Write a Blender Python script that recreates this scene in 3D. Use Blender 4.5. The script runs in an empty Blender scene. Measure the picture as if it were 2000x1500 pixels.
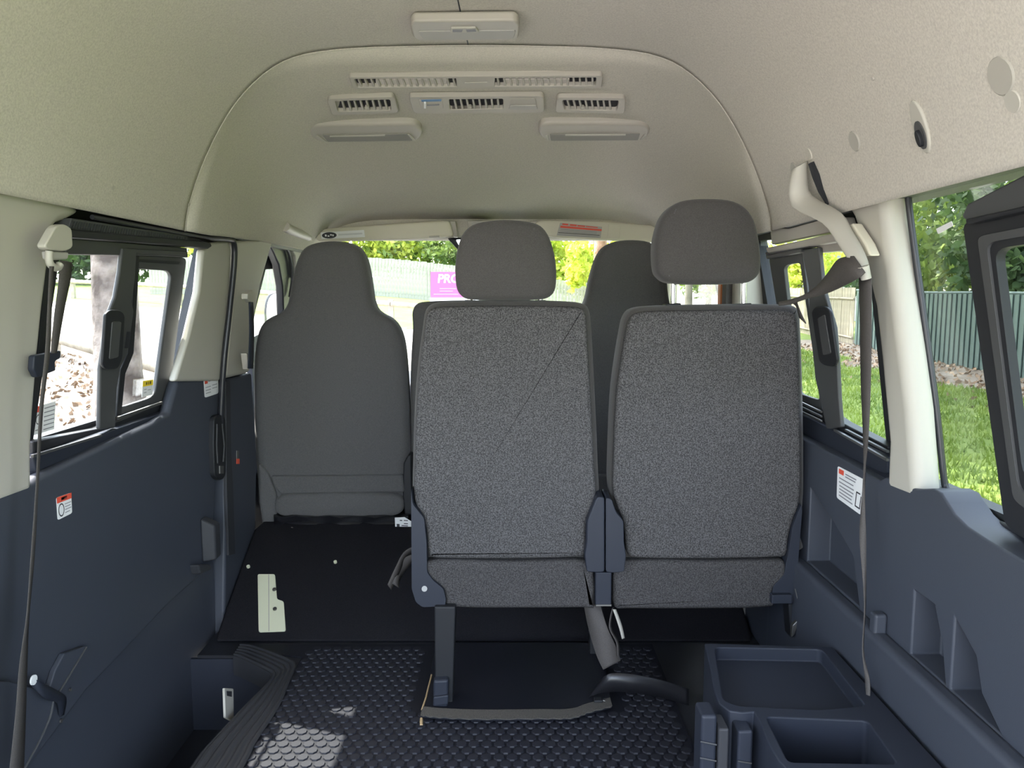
import bpy, bmesh, math, random
import numpy as np
from mathutils import Vector, Matrix

# ------------------------------------------------------------------ camera, sky, sun, exposure
SC = bpy.context.scene
COL = SC.collection
CAM = Vector((0.085, 0.0, 1.0)); PITCH = math.radians(6.46); FPX = 1500.0
cd = bpy.data.cameras.new('camera'); cam = bpy.data.objects.new('camera', cd); COL.objects.link(cam)
cd.sensor_width = 36.0; cd.lens = 36.0 * FPX / 2000.0; cd.clip_start = 0.02; cd.clip_end = 400
cam.location = CAM; cam.rotation_euler = (math.pi / 2 - PITCH, 0, 0)
SC.camera = cam
SC.view_settings.view_transform = 'Standard'; SC.view_settings.look = 'None'
SC.view_settings.gamma = 1.0; SC.view_settings.use_curve_mapping = False
SC.view_settings.exposure = 2.42

SUN_DIR = Vector((-.455, .31, .95)).normalized()        # towards the sun
world = bpy.data.worlds.new('World'); SC.world = world; world.use_nodes = True
wn = world.node_tree.nodes; wl = world.node_tree.links
sky = wn.new('ShaderNodeTexSky'); sky.sky_type = 'NISHITA'; sky.sun_disc = False
sky.sun_elevation = math.asin(SUN_DIR.z); sky.sun_rotation = math.atan2(SUN_DIR.x, SUN_DIR.y)
sky.air_density = 1.0; sky.dust_density = 2.5; sky.ozone_density = 1.0
bg = wn['Background']; bg.inputs['Strength'].default_value = 0.46
hs = wn.new('ShaderNodeHueSaturation'); hs.inputs['Saturation'].default_value = .62
wl.new(sky.outputs[0], hs.inputs['Color']); wl.new(hs.outputs[0], bg.inputs['Color'])
sl = bpy.data.lights.new('sun', 'SUN'); sl.energy = 3.7; sl.angle = 0.009; sl.color = (1, .95, .86)
so = bpy.data.objects.new('sun', sl); COL.objects.link(so)
so.rotation_euler = (-SUN_DIR).to_track_quat('-Z', 'Y').to_euler()
so.location = (-6, 6, 14)

rnd = random.Random(7)
nr = np.random.default_rng(11)

# ------------------------------------------------------------------ pixel -> place
_F = Vector((0, math.cos(PITCH), -math.sin(PITCH))); _U = Vector((0, math.sin(PITCH), math.cos(PITCH))); _R = Vector((1, 0, 0))
def ray(px, py): return _R * ((px - 1000) / FPX) + _U * ((750 - py) / FPX) + _F
def hit(p, pl):
    n, k = pl; n = Vector(n); d = ray(p[0], p[1])
    return CAM + d * ((k - n.dot(CAM)) / n.dot(d))
def PY(y): return ((0, 1, 0), y)
def PZ(z): return ((0, 0, 1), z)
def PX(x): return ((1, 0, 0), x)
def GL(o=0): return ((1, 0, -.14), -(.958 - o))       # left glass plane, o metres inwards
def GR(o=0): return ((1, 0, .14), .958 - o)
def TL(o=0): return ((1, 0, -.10), -(.86 - o))        # left trim plane
def TR(o=0): return ((1, 0, .10), .86 - o)
def CF(o=0): return ((0, .24, 1), 1.612 + .24 * 1.95 - o)   # front part of the headliner
def CS(o=0): return ((0, .267, 1), 1.497 + .267 * 2.45 - o)  # slope down to the windscreen
OUT_L = Vector((-1, 0, 0)); OUT_R = Vector((1, 0, 0)); FWD = Vector((0, 1, 0)); UP = Vector((0, 0, 1))

# ------------------------------------------------------------------ materials
def mat(name, col, rough=.6, metal=0., spec=.5, noise=None, bump=None, emit=None, sheen=0):
    m = bpy.data.materials.new(name); m.use_nodes = True
    nt = m.node_tree; b = nt.nodes['Principled BSDF']
    c = tuple(col) + (1,)
    b.inputs['Base Color'].default_value = c; b.inputs['Roughness'].default_value = rough
    b.inputs['Metallic'].default_value = metal; b.inputs['Specular IOR Level'].default_value = spec
    if sheen: b.inputs['Sheen Weight'].default_value = sheen
    co = None
    if noise or bump:
        tc = nt.nodes.new('ShaderNodeTexCoord'); co = tc.outputs['Object']
    if noise:                       # (scale, colour2, detail, low, high)
        sc_, c2, det, lo, hi = noise
        t = nt.nodes.new('ShaderNodeTexNoise'); t.inputs['Scale'].default_value = sc_; t.inputs['Detail'].default_value = det
        nt.links.new(co, t.inputs['Vector'])
        r = nt.nodes.new('ShaderNodeValToRGB'); r.color_ramp.elements[0].position = lo; r.color_ramp.elements[1].position = hi
        r.color_ramp.elements[0].color = c; r.color_ramp.elements[1].color = tuple(c2) + (1,)
        nt.links.new(t.outputs['Fac'], r.inputs['Fac']); nt.links.new(r.outputs['Color'], b.inputs['Base Color'])
    if bump:                        # (scale, strength, distance)
        t2 = nt.nodes.new('ShaderNodeTexNoise'); t2.inputs['Scale'].default_value = bump[0]; t2.inputs['Detail'].default_value = 3
        nt.links.new(co, t2.inputs['Vector'])
        bp = nt.nodes.new('ShaderNodeBump'); bp.inputs['Strength'].default_value = bump[1]; bp.inputs['Distance'].default_value = bump[2]
        nt.links.new(t2.outputs['Fac'], bp.inputs['Height']); nt.links.new(bp.outputs['Normal'], b.inputs['Normal'])
    return m
def glass_mat(name, tint, refl=1.35):
    m = bpy.data.materials.new(name); m.use_nodes = True; nt = m.node_tree
    for n in list(nt.nodes):
        if n.type != 'OUTPUT_MATERIAL': nt.nodes.remove(n)
    out = [n for n in nt.nodes if n.type == 'OUTPUT_MATERIAL'][0]
    t = nt.nodes.new('ShaderNodeBsdfTransparent'); t.inputs[0].default_value = tuple(tint) + (1,)
    g = nt.nodes.new('ShaderNodeBsdfGlossy'); g.inputs['Roughness'].default_value = 0.02
    lw = nt.nodes.new('ShaderNodeLayerWeight'); lw.inputs['Blend'].default_value = .5
    pw = nt.nodes.new('ShaderNodeMath'); pw.operation = 'POWER'; pw.inputs[1].default_value = 5
    nt.links.new(lw.outputs['Facing'], pw.inputs[0])
    f = nt.nodes.new('ShaderNodeMath'); f.operation = 'MULTIPLY_ADD'; f.inputs[1].default_value = .5; f.inputs[2].default_value = .03
    nt.links.new(pw.outputs[0], f.inputs[0])
    mx = nt.nodes.new('ShaderNodeMixShader')
    nt.links.new(f.outputs[0], mx.inputs[0]); nt.links.new(t.outputs[0], mx.inputs[1]); nt.links.new(g.outputs[0], mx.inputs[2])
    nt.links.new(mx.outputs[0], out.inputs['Surface'])
    return m
def leaf_mat(name, col, col2, trans=.45):
    m = mat(name, col, .55, noise=(.9, col2, 4, .35, .65))
    nt = m.node_tree; b = nt.nodes['Principled BSDF']; out = [n for n in nt.nodes if n.type == 'OUTPUT_MATERIAL'][0]
    r = [n for n in nt.nodes if n.type == 'VALTORGB'][0]
    tr = nt.nodes.new('ShaderNodeBsdfTranslucent'); nt.links.new(r.outputs['Color'], tr.inputs[0])
    mx = nt.nodes.new('ShaderNodeMixShader'); mx.inputs[0].default_value = trans
    nt.links.new(b.outputs[0], mx.inputs[1]); nt.links.new(tr.outputs[0], mx.inputs[2]); nt.links.new(mx.outputs[0], out.inputs['Surface'])
    return m
M = dict(
    liner=mat('headliner_cloth', (.575, .54, .475), .95, spec=.1, noise=(260, (.465, .435, .385), 3, .35, .7), bump=(420, .25, .002)),
    liner_f=mat('front_headliner_cloth', (.53, .50, .43), .95, spec=.1, noise=(260, (.44, .415, .36), 3, .35, .7), bump=(420, .2, .002)),
    pillar=mat('grey_trim_plastic', (.44, .42, .365), .55, bump=(900, .08, .001)),
    lamp=mat('warm_grey_plastic', (.42, .39, .34), .5),
    capm=mat('cap_plastic', (.39, .37, .32), .6),
    lens=mat('lamp_lens', (.40, .385, .355), .6),
    dark=mat('dark_trim_plastic', (.047, .053, .069), .5, spec=.45, bump=(700, .12, .001)),  # lifted blue cast puts veiling haze into the plastic's colour
    dark2=mat('charcoal_plastic', (.024, .028, .040), .46, spec=.28),
    black=mat('black_frame', (.018, .019, .022), .5, spec=.3),
    frame=mat('window_frame_grey', (.060, .061, .063), .5, spec=.35),
    rubber=mat('rubber_seal', (.020, .021, .026), .35),
    mat=mat('rubber_mat', (.012, .013, .019), .55, spec=.3),
    stud=mat('rubber_stud', (.020, .021, .029), .55, spec=.35),
    scuff=mat('scuff_plate', (.036, .037, .042), .55, spec=.35),
    carpet=mat('black_carpet', (.012, .012, .015), 1, spec=.05, noise=(900, (.028, .027, .030), 2, .4, .7), bump=(900, .4, .002)),
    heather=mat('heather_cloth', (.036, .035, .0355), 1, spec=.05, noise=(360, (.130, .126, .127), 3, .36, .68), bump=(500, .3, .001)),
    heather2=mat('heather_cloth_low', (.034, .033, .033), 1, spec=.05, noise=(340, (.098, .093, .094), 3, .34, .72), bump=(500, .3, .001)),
    cloth=mat('charcoal_cloth', (.064, .060, .058), 1, spec=.08, noise=(500, (.078, .074, .071), 2, .4, .6), bump=(800, .15, .001), sheen=.15),
    cloth2=mat('front_seat_cloth', (.098, .096, .097), 1, spec=.08, noise=(420, (.118, .115, .115), 2, .4, .6), bump=(800, .15, .001), sheen=.15),
    belt=mat('seat_belt_web', (.060, .053, .050), .75, noise=(600, (.078, .070, .066), 2, .4, .6)),
    chrome=mat('chrome', (.82, .82, .82), .12, metal=1),
    steel=mat('dull_steel', (.22, .215, .205), .5, metal=.9),
    cream=mat('cream_paint', (.72, .72, .52), .45),
    white=mat('white_paper', (.80, .80, .80), .6),
    red=mat('red_print', (.72, .09, .05), .6),
    ink=mat('grey_print', (.22, .22, .24), .6),
    inkb=mat('black_print', (.03, .03, .035), .6),
    yellow=mat('yellow_print', (.90, .66, .03), .6),
    pink=mat('magenta_board', (.85, .08, .45), .5),
    visor=mat('visor_vinyl', (.62, .58, .47), .6),
    cardboard=mat('board_edge', (.50, .36, .20), .8),
    blue=mat('blue_print', (.10, .22, .40), .5),
    sheet=mat('black_vinyl', (.014, .014, .017), .3),
    skin=mat('van_body', (.045, .046, .05), .5),
    glass=glass_mat('clear_glass', (.93, .95, .94)),
    tint=glass_mat('tinted_glass', (.71, .73, .71)),
    bark=mat('gum_bark', (.050, .036, .028), .9, noise=(2.6, (.20, .165, .14), 7, .40, .60), bump=(9, .8, .04)),
    barkr=mat('red_bark', (.26, .13, .085), .9, noise=(3, (.42, .26, .19), 5, .35, .65), bump=(8, .8, .05)),
    barkd=mat('dark_bark', (.10, .08, .065), .9, noise=(4, (.2, .16, .13), 5, .35, .65)),
    pale=mat('weathered_paling', (.25, .245, .20), .85, noise=(5, (.37, .36, .30), 5, .3, .7)),
    paley=mat('timber_paling', (.20, .165, .115), .85, noise=(5, (.30, .255, .18), 5, .3, .7)),
    green=mat('green_steel_sheet', (.080, .112, .100), .5),
    log=mat('treated_log', (.26, .215, .17), .85, noise=(6, (.38, .33, .27), 4, .3, .7)),
    logd=mat('grey_log', (.11, .095, .07), .9, noise=(4, (.20, .175, .13), 5, .35, .65)),
    leaf_f=leaf_mat('bright_leaf', (.38, .50, .05), (.70, .70, .14), .5),
    leaf_d=leaf_mat('dark_leaf', (.045, .085, .035), (.12, .19, .06)),
    leaf_m=leaf_mat('mid_leaf', (.12, .20, .05), (.30, .38, .08)),
    grassb=leaf_mat('grass_blade', (.085, .14, .016), (.19, .25, .036), .35),
    litter=mat('fallen_leaf', (.13, .075, .040), .85, noise=(2.5, (.30, .21, .14), 4, .3, .7)),
    g_gravel=mat('pale_gravel', (.40, .38, .34), .95, noise=(6, (.24, .225, .20), 6, .35, .7), bump=(30, .5, .02)),
    g_grass=mat('lawn', (.08, .13, .016), .95, noise=(1.6, (.17, .22, .036), 7, .3, .7), bump=(40, .6, .03)),
    g_litter=mat('leafy_soil', (.13, .095, .065), .95, noise=(3.5, (.27, .225, .185), 8, .3, .7), bump=(30, .6, .03)),
    house=mat('white_weatherboard', (.5, .49, .47), .7),
    roof=mat('grey_roof', (.22, .22, .23), .7),
)

# ------------------------------------------------------------------ mesh helpers
def T(v): return Matrix.Translation(v)
def props(o, label=None, cat=None, group=None, kind=None):
    if label: o['label'] = label
    if cat: o['category'] = cat
    if group: o['group'] = group
    if kind: o['kind'] = kind
    return o
def thing(name, label=None, cat=None, loc=(0, 0, 0), group=None, kind=None):
    o = bpy.data.objects.new(name, None); COL.objects.link(o); o.location = loc; o.empty_display_size = .05
    return props(o, label, cat, group, kind)
def put(name, verts, faces, m, parent=None, smooth=None, bevel=0, seg=2, solid=0, sub=0, label=None):
    me = bpy.data.meshes.new(name); me.from_pydata([tuple(v) for v in verts], [], faces); me.update()
    bm = bmesh.new(); bm.from_mesh(me); bmesh.ops.recalc_face_normals(bm, faces=bm.faces[:]); bm.to_mesh(me); bm.free()
    return fin(name, me, m, parent, smooth, bevel, seg, solid, sub, label)
def fin(name, me, m, parent=None, smooth=None, bevel=0, seg=2, solid=0, sub=0, label=None):
    # the origin sits in the middle of the piece
    n = len(me.vertices)
    co = np.empty(n * 3, 'f'); me.vertices.foreach_get('co', co); co = co.reshape(-1, 3)
    c = (co.min(0) + co.max(0)) / 2; co -= c; me.vertices.foreach_set('co', co.ravel()); me.update()
    c = Vector([float(v) for v in c])
    o = bpy.data.objects.new(name, me); COL.objects.link(o); o.location = c
    if isinstance(m, (list, tuple)):
        for k in m: me.materials.append(k)
    else: me.materials.append(m)
    if parent is not None:
        o.parent = parent
        w = T(parent.location); p = parent.parent
        while p is not None: w = T(p.location) @ w; p = p.parent
        # locations are kept relative to the parent chain, no parent inverse
        o.location = w.inverted() @ c
    if smooth is not None:
        me.polygons.foreach_set('use_smooth', [True] * len(me.polygons))
        if smooth: me.set_sharp_from_angle(angle=math.radians(smooth))
    if solid:
        s = o.modifiers.new('thick', 'SOLIDIFY'); s.thickness = solid; s.offset = 0
    if bevel:
        b = o.modifiers.new('bevel', 'BEVEL'); b.width = bevel; b.segments = seg; b.limit_method = 'ANGLE'; b.angle_limit = math.radians(35)
        b.harden_normals = True
        me.polygons.foreach_set('use_smooth', [True] * len(me.polygons))
    if sub:
        s = o.modifiers.new('sub', 'SUBSURF'); s.levels = sub; s.render_levels = sub
    if label: o['label'] = label
    return o
def boxdata(lo, hi):
    x0, y0, z0 = lo; x1, y1, z1 = hi
    v = [(x, y, z) for z in (z0, z1) for y in (y0, y1) for x in (x0, x1)]
    f = [(0, 2, 3, 1), (4, 5, 7, 6), (0, 1, 5, 4), (2, 6, 7, 3), (0, 4, 6, 2), (1, 3, 7, 5)]
    return v, f
def box(name, lo, hi, m, parent=None, bevel=0, seg=2, label=None):
    v, f = boxdata(lo, hi); return put(name, v, f, m, parent, bevel=bevel, seg=seg, label=label)
class Bag:                                   # several shapes of one part
    def __init__(s): s.v = []; s.f = []
    def add(s, v, f):
        k = len(s.v); s.v += [tuple(a) for a in v]; s.f += [tuple(i + k for i in q) for q in f]; return s
    def box(s, lo, hi): return s.add(*boxdata(lo, hi))
    def quad(s, pts): return s.add(pts, [tuple(range(len(pts)))])
    def put(s, name, m, parent=None, **k): return put(name, s.v, s.f, m, parent, **k)
def roundpoly(pts, r, seg=4):
    out = []; n = len(pts)
    for i in range(n):
        p = Vector(pts[i]); a = Vector(pts[i - 1]); b = Vector(pts[(i + 1) % n])
        da = min(r, .48 * (a - p).length); db = min(r, .48 * (b - p).length)
        A = p + (a - p).normalized() * da; B = p + (b - p).normalized() * db
        for k in range(seg + 1):
            t = k / seg; out.append((1 - t) ** 2 * A + 2 * t * (1 - t) * p + t * t * B)
    return out
def catmull(pts, seg=6, closed=True):
    P = [Vector(p) for p in pts]; n = len(P); out = []
    for i in range(n if closed else n - 1):
        if closed: p0, p1, p2, p3 = P[i - 1], P[i], P[(i + 1) % n], P[(i + 2) % n]
        else: p0, p1, p2, p3 = P[max(i - 1, 0)], P[i], P[i + 1], P[min(i + 2, n - 1)]
        for k in range(seg):
            t = k / seg
            out.append(.5 * ((2 * p1) + (p2 - p0) * t + (2 * p0 - 5 * p1 + 4 * p2 - p3) * t * t + (3 * p1 - p0 - 3 * p2 + p3) * t ** 3))
    if not closed: out.append(P[-1])
    return out
def prism(pts, vec):
    n = len(pts); v = [tuple(p) for p in pts] + [tuple(Vector(p) + Vector(vec)) for p in pts]
    f = [tuple(range(n)), tuple(range(2 * n - 1, n - 1, -1))]
    f += [(i, i + n, (i + 1) % n + n, (i + 1) % n) for i in range(n)]
    return v, f
def patch(name, px, pl, vec, m, parent=None, r=0, bevel=0, seg=2, label=None, curve=0):
    q = roundpoly(px, r) if r else ([Vector(p) for p in px])
    if curve: q = catmull(px, curve)
    v, f = prism([hit(p, pl) for p in q], vec)
    return put(name, v, f, m, parent, bevel=bevel, seg=seg, label=label)
def ringframe(name, outer, inner, pl, vec, m, parent=None, r=(0, 0), bevel=0, pl2=None):
    a = roundpoly(outer, r[0]) if r[0] else [Vector(p) for p in outer]
    b = roundpoly(inner, r[1]) if r[1] else [Vector(p) for p in inner]
    A = [hit(p, pl) for p in a]; B = [hit(p, pl2 or pl) for p in b]; n = len(A); vec = Vector(vec)
    v = A + B + [p + vec for p in A] + [p + vec for p in B]; f = []
    for i in range(n):
        j = (i + 1) % n
        f += [(i, j, n + j, n + i), (2 * n + i, 3 * n + i, 3 * n + j, 2 * n + j), (i, 2 * n + i, 2 * n + j, j), (n + i, n + j, 3 * n + j, 3 * n + i)]
    return put(name, v, f, m, parent, bevel=bevel)
def pane(name, px, pl, m, parent, r=0, out=OUT_L):
    return patch(name, px, pl, Vector(out) * .004, m, parent, r=r)
def tube(name, pts, rad, m, parent=None, n=8, cap=True, label=None):
    P = [Vector(p) for p in pts]; R = rad if isinstance(rad, (list, tuple)) else [rad] * len(P)
    v, f = [], []; up = None
    for i, p in enumerate(P):
        d = (P[min(i + 1, len(P) - 1)] - P[max(i - 1, 0)]).normalized()
        if up is None: up = Vector((0, 0, 1)) if abs(d.z) < .9 else Vector((0, 1, 0))
        s = d.cross(up).normalized(); up = s.cross(d).normalized()
        for k in range(n):
            a = 2 * math.pi * k / n; v.append(p + s * math.cos(a) * R[i] + up * math.sin(a) * R[i])
    for i in range(len(P) - 1):
        for k in range(n): f.append((i * n + k, i * n + (k + 1) % n, (i + 1) * n + (k + 1) % n, (i + 1) * n + k))
    if cap: f += [tuple(range(n - 1, -1, -1)), tuple(range((len(P) - 1) * n, len(P) * n))]
    return put(name, v, f, m, parent, smooth=50, label=label)
def ribbon(name, rows, m, parent=None, th=.0022, label=None):
    """rows: list of (left edge point, right edge point)"""
    L = catmull([r[0] for r in rows], 5, False); Rr = catmull([r[1] for r in rows], 5, False)
    v = []; f = []
    for a, b in zip(L, Rr):
        for t in (0, .5, 1): v.append(a.lerp(b, t))
    for i in range(len(L) - 1):
        for k in range(2): f.append((3 * i + k, 3 * i + k + 1, 3 * i + k + 4, 3 * i + k + 3))
    return put(name, v, f, m, parent, smooth=0, solid=th, label=label)
def puffy(name, px, y, depth, r, bulge, m, parent=None, curve=4, rnd_=0, label=None, fb=None, flat=False):
    """cushion: an outline at distance y, rounded edges, slightly domed faces"""
    q = roundpoly(px, rnd_) if rnd_ else [Vector(p) for p in px]
    if curve: q = catmull(q, curve)
    P = [hit(p, PY(y + r)) for p in q]; P = [Vector((p.x, p.z)) for p in P]
    area = sum(P[i - 1].x * P[i].y - P[i].x * P[i - 1].y for i in range(len(P)))
    if area < 0: P.reverse()
    n = len(P); N = []
    for i in range(n):
        d = (P[(i + 1) % n] - P[i - 1]).normalized(); N.append(Vector((-d.y, d.x)))
    def off(o): return [P[i] + N[i] * o for i in range(n)]
    c = sum(P, Vector((0, 0))) / n
    rings = []; fb = bulge if fb is None else fb
    for s in (() if flat else (.12, .35, .6, .82)): rings.append(([c + (p - c) * s for p in off(r)], y - bulge * (1 - s * s)))
    k = 4
    for i in range(k + 1):
        a = i / k * math.pi / 2; rings.append((off(r * (1 - math.sin(a))), y + r * (1 - math.cos(a))))
    for i in range(k, -1, -1):
        a = i / k * math.pi / 2; rings.append((off(r * (1 - math.sin(a))), y + depth - r * (1 - math.cos(a))))
    for s in (() if flat else (.82, .6, .35, .12)): rings.append(([c + (p - c) * s for p in off(r)], y + depth + fb * (1 - s * s)))
    v = []; f = []
    for R_, yy in rings: v += [(p.x, yy, p.y) for p in R_]
    for i in range(len(rings) - 1):
        for j in range(n): f.append((i * n + j, i * n + (j + 1) % n, (i + 1) * n + (j + 1) % n, (i + 1) * n + j))
    f += [tuple(range(n - 1, -1, -1)), tuple(range((len(rings) - 1) * n, len(rings) * n))]
    o = put(name, v, f, m, parent, smooth=0, label=label)
    if not flat:
        sm3 = o.modifiers.new('smooth', 'SMOOTH'); sm3.factor = .5; sm3.iterations = 5
    if flat:
        for p in o.data.polygons:
            if len(p.vertices) > 4: p.use_smooth = False
    return o
def loft(name, rings, m, parent=None, closed=False, smooth=40, solid=0, caps=False):
    n = len(rings[0]); v = [p for r in rings for p in r]; f = []
    for i in range(len(rings) - 1):
        for j in range(n if closed else n - 1): f.append((i * n + j, i * n + (j + 1) % n, (i + 1) * n + (j + 1) % n, (i + 1) * n + j))
    if caps: f += [tuple(range(n - 1, -1, -1)), tuple(range((len(rings) - 1) * n, len(rings) * n))]
    return put(name, v, f, m, parent, smooth=smooth, solid=solid)
def boolcut(o, cutters):
    """carve prisms out of a mesh and bake the result"""
    for v, f in cutters:
        c = put('cutter', v, f, M['dark'])
        md = o.modifiers.new('cut', 'BOOLEAN'); md.operation = 'DIFFERENCE'; md.solver = 'EXACT'; md.object = c
        bpy.context.view_layer.update()
        dg = bpy.context.evaluated_depsgraph_get()
        bev = [x for x in o.modifiers if x.type == 'BEVEL']
        for b in bev: b.show_viewport = False
        dg = bpy.context.evaluated_depsgraph_get(); dg.update()
        me = bpy.data.meshes.new_from_object(o.evaluated_get(dg))
        o.modifiers.remove(md); o.data = me
        for b in bev: b.show_viewport = True
        bpy.data.objects.remove(c)
    o.data.polygons.foreach_set('use_smooth', [True] * len(o.data.polygons))
    if not o.modifiers: o.data.set_sharp_from_angle(angle=math.radians(30))
def struct(o, label=None):
    o['kind'] = 'structure'
    if label: o['label'] = label
    return o
def lerp4(q, u, v):
    a = Vector(q[0]).lerp(Vector(q[1]), u); b = Vector(q[3]).lerp(Vector(q[2]), u); return a.lerp(b, v)
def sticker(name, q, pl, outw, parent, label, head=None, headm='red', lines=(), ring=None, base='white', dark=(), r=4):
    """q: px corners TL TR BR BL; head: (u0,v0,u1,v1) colour field; lines: (u0,u1,v) text rows"""
    n = Vector(outw) * -1
    o = patch(name, q, pl, Vector(outw) * .0006, M[base], parent, r=r, label=label)
    def sub(rects, nm, m):
        b = Bag()
        for (u0, v0, u1, v1) in rects:
            pts = [hit(lerp4(q, u, v), pl) + n * .0006 for u, v in ((u0, v0), (u1, v0), (u1, v1), (u0, v1))]
            b.quad(pts)
        return b.put(nm, M[m], o)
    if head: sub([head], 'print_field', headm)
    if lines: sub([(u0, v - .018, u1, v + .018) for u0, u1, v in lines], 'print_text', 'ink')
    if dark: sub(dark, 'print_mark', 'inkb')
    if ring:
        b = Bag(); u0, v0, ru, rv = ring; k = 20
        for i in range(k):
            a0, a1 = 2 * math.pi * i / k, 2 * math.pi * (i + 1) / k
            b.quad([hit(lerp4(q, u0 + ru * s * math.cos(a), v0 + rv * s * math.sin(a)), pl) + n * .0006 for a, s in ((a0, 1), (a1, 1), (a1, .8), (a0, .8))])
        b.put('pictogram_ring', M['inkb'], o)
    return o

# ------------------------------------------------------------------ the van: floor, headliner, walls
PROF = [(.735, 1.165), (.725, 1.22), (.690, 1.315), (.635, 1.42), (.575, 1.50), (.50, 1.562), (.42, 1.593), (.30, 1.607), (.15, 1.612), (0, 1.614)]
PROF_F = [(.735, 1.165), (.727, 1.22), (.704, 1.315), (.668, 1.42), (.625, 1.50), (.565, 1.560), (.49, 1.596), (.36, 1.611), (.18, 1.6135), (0, 1.614)]
def arch(y, wb=.735, zb=1.165, zt=1.614, fl=0.0):
    P_ = [(a + (c - a) * fl, b_ + (d - b_) * fl) for (a, b_), (c, d) in zip(PROF, PROF_F)]
    half = [Vector((x * wb / .735, zb + (z - 1.165) * (zt - zb) / .449)) for x, z in P_]
    full = [Vector((-p.x, p.y)) for p in half] + [p for p in reversed(half[:-1])]
    c = catmull(full, 3, False)
    return [Vector((p.x, y, p.y)) for p in c]
def halfw(z):
    if z >= 1.614: return 0
    if z <= 1.165: return 9
    for (x0, z0), (x1, z1) in zip(PROF, PROF[1:]):
        if z0 <= z <= z1: return x0 + (x1 - x0) * (z - z0) / (z1 - z0)
def hit_liner(p):
    d = ray(*p); t = .2
    while t < 4:
        q = CAM + d * t
        if q.z > 1.165 and abs(q.x) >= halfw(q.z): break
        t += .0015
    e = .02; dz = halfw(min(q.z + e, 1.613)) - halfw(max(q.z - e, 1.17))
    s = 1 if q.x > 0 else -1
    n = Vector((-s, 0, -.04 / max(.004, -dz) * 0 + dz / .04)).normalized()
    return q, n                                     # place and inward normal

struct(box('floor', (-.55, -.22, -.04), (.87, 3.6, 0), M['rubber']))
fl2 = box('floor_panel', (-.80, 2.06, -.04), (-.55, 3.6, -.001), M['rubber'], bpy.data.objects['floor'])
fl3 = box('floor_panel', (-.80, -.22, -.04), (-.55, 1.18, -.001), M['rubber'], bpy.data.objects['floor'])
well = box('step_tread', (-.86, 1.18, -.26), (-.55, 2.06, -.22), M['rubber'], bpy.data.objects['floor'])
box('step_riser', (-.56, 1.18, -.26), (-.55, 2.06, -.04), M['dark2'], bpy.data.objects['floor'])
box('step_riser', (-.86, 2.055, -.26), (-.55, 2.065, -.01), M['dark2'], bpy.data.objects['floor'])

ceil = struct(loft('ceiling', [arch(y) for y in (-.20, 0, .5, 1.0, 1.5, 1.93, 1.955)], M['liner'], smooth=60, solid=.006))
fr = [(1.957, .734, 1.165, 1.609, .55), (2.03, .732, 1.165, 1.588, .8), (2.10, .728, 1.165, 1.570, 1), (2.2, .73, 1.17, 1.548, 1), (2.38, .73, 1.175, 1.508, 1), (2.5, .73, 1.18, 1.485, 1),
      (2.75, .73, 1.18, 1.42, 1), (3.0, .72, 1.18, 1.352, 1), (3.2, .72, 1.19, 1.298, 1)]
loft('front_headliner', [arch(*q) for q in fr], M['liner_f'], ceil, smooth=60, solid=.006)
loft('seam_lip', [arch(1.953, .737, 1.165, 1.616), arch(1.957, .734, 1.165, 1.609, .55)], M['liner_f'], ceil, smooth=60, solid=.004)
tube('headliner_seam', [p + Vector((0, -.004, -.002)) for p in arch(1.955, .733, 1.165, 1.611)], .0016, M['liner'], ceil, n=6)
# join line down the middle of the roof cloth
tube('centre_seam', [hit((892, -10), PZ(1.611)), hit((903, 40), PZ(1.611)), hit((913, 82), PZ(1.611)), hit((917, 100), PZ(1.611))], .0016, M['dark2'], ceil, n=5)
b = Bag()
for p in ((594, 22), (1196, 20), (655, 98), (1182, 96)):
    c = hit(p, PZ(1.610)); k = 16; rr = .034
    b.add([c] and [c + Vector((rr * math.cos(2 * math.pi * i / k), rr * math.sin(2 * math.pi * i / k), 0)) for i in range(k)] + [c + Vector((.7 * rr * math.cos(2 * math.pi * i / k), .7 * rr * math.sin(2 * math.pi * i / k), -.004)) for i in range(k)],
          [(i, (i + 1) % k, k + (i + 1) % k, k + i) for i in range(k)] + [tuple(range(k, 2 * k))])
    b.put('fixing_boss', M['liner'], ceil, smooth=30); b = Bag()

def cap(name, p, r, m, stretch=1.0):
    q, n = hit_liner(p); u = Vector((0, 1, 0)); w = n.cross(u).normalized(); k = 18
    a = [q + n * .001 + (u * math.cos(2 * math.pi * i / k) + w * math.sin(2 * math.pi * i / k) * stretch) * r for i in range(k)]
    c2 = [q + n * .004 + (u * math.cos(2 * math.pi * i / k) + w * math.sin(2 * math.pi * i / k) * stretch) * r * .86 for i in range(k)]
    return put(name, a + c2, [(i, (i + 1) % k, k + (i + 1) % k, k + i) for i in range(k)] + [tuple(range(k, 2 * k))], m, ceil, smooth=30)
cap('trim_cap', (1958, 147), .027, M['capm']); cap('trim_cap', (1982, 197), .016, M['pillar'])
cap('trim_cap', (1671, 275), .020, M['capm']); cap('trim_cap', (1553, 330), .017, M['capm'])
cap('trim_cap', (1582, 300), .014, M['liner_f']); cap('liner_mark', (218, 366), .006, M['lamp']); cap('liner_mark', (367, 399), .005, M['lamp'])
cap('liner_mark', (393, 403), .004, M['pillar']); cap('liner_mark', (472, 412), .003, M['pillar']); cap('liner_mark', (1707, 152), .004, M['lamp'])

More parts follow.
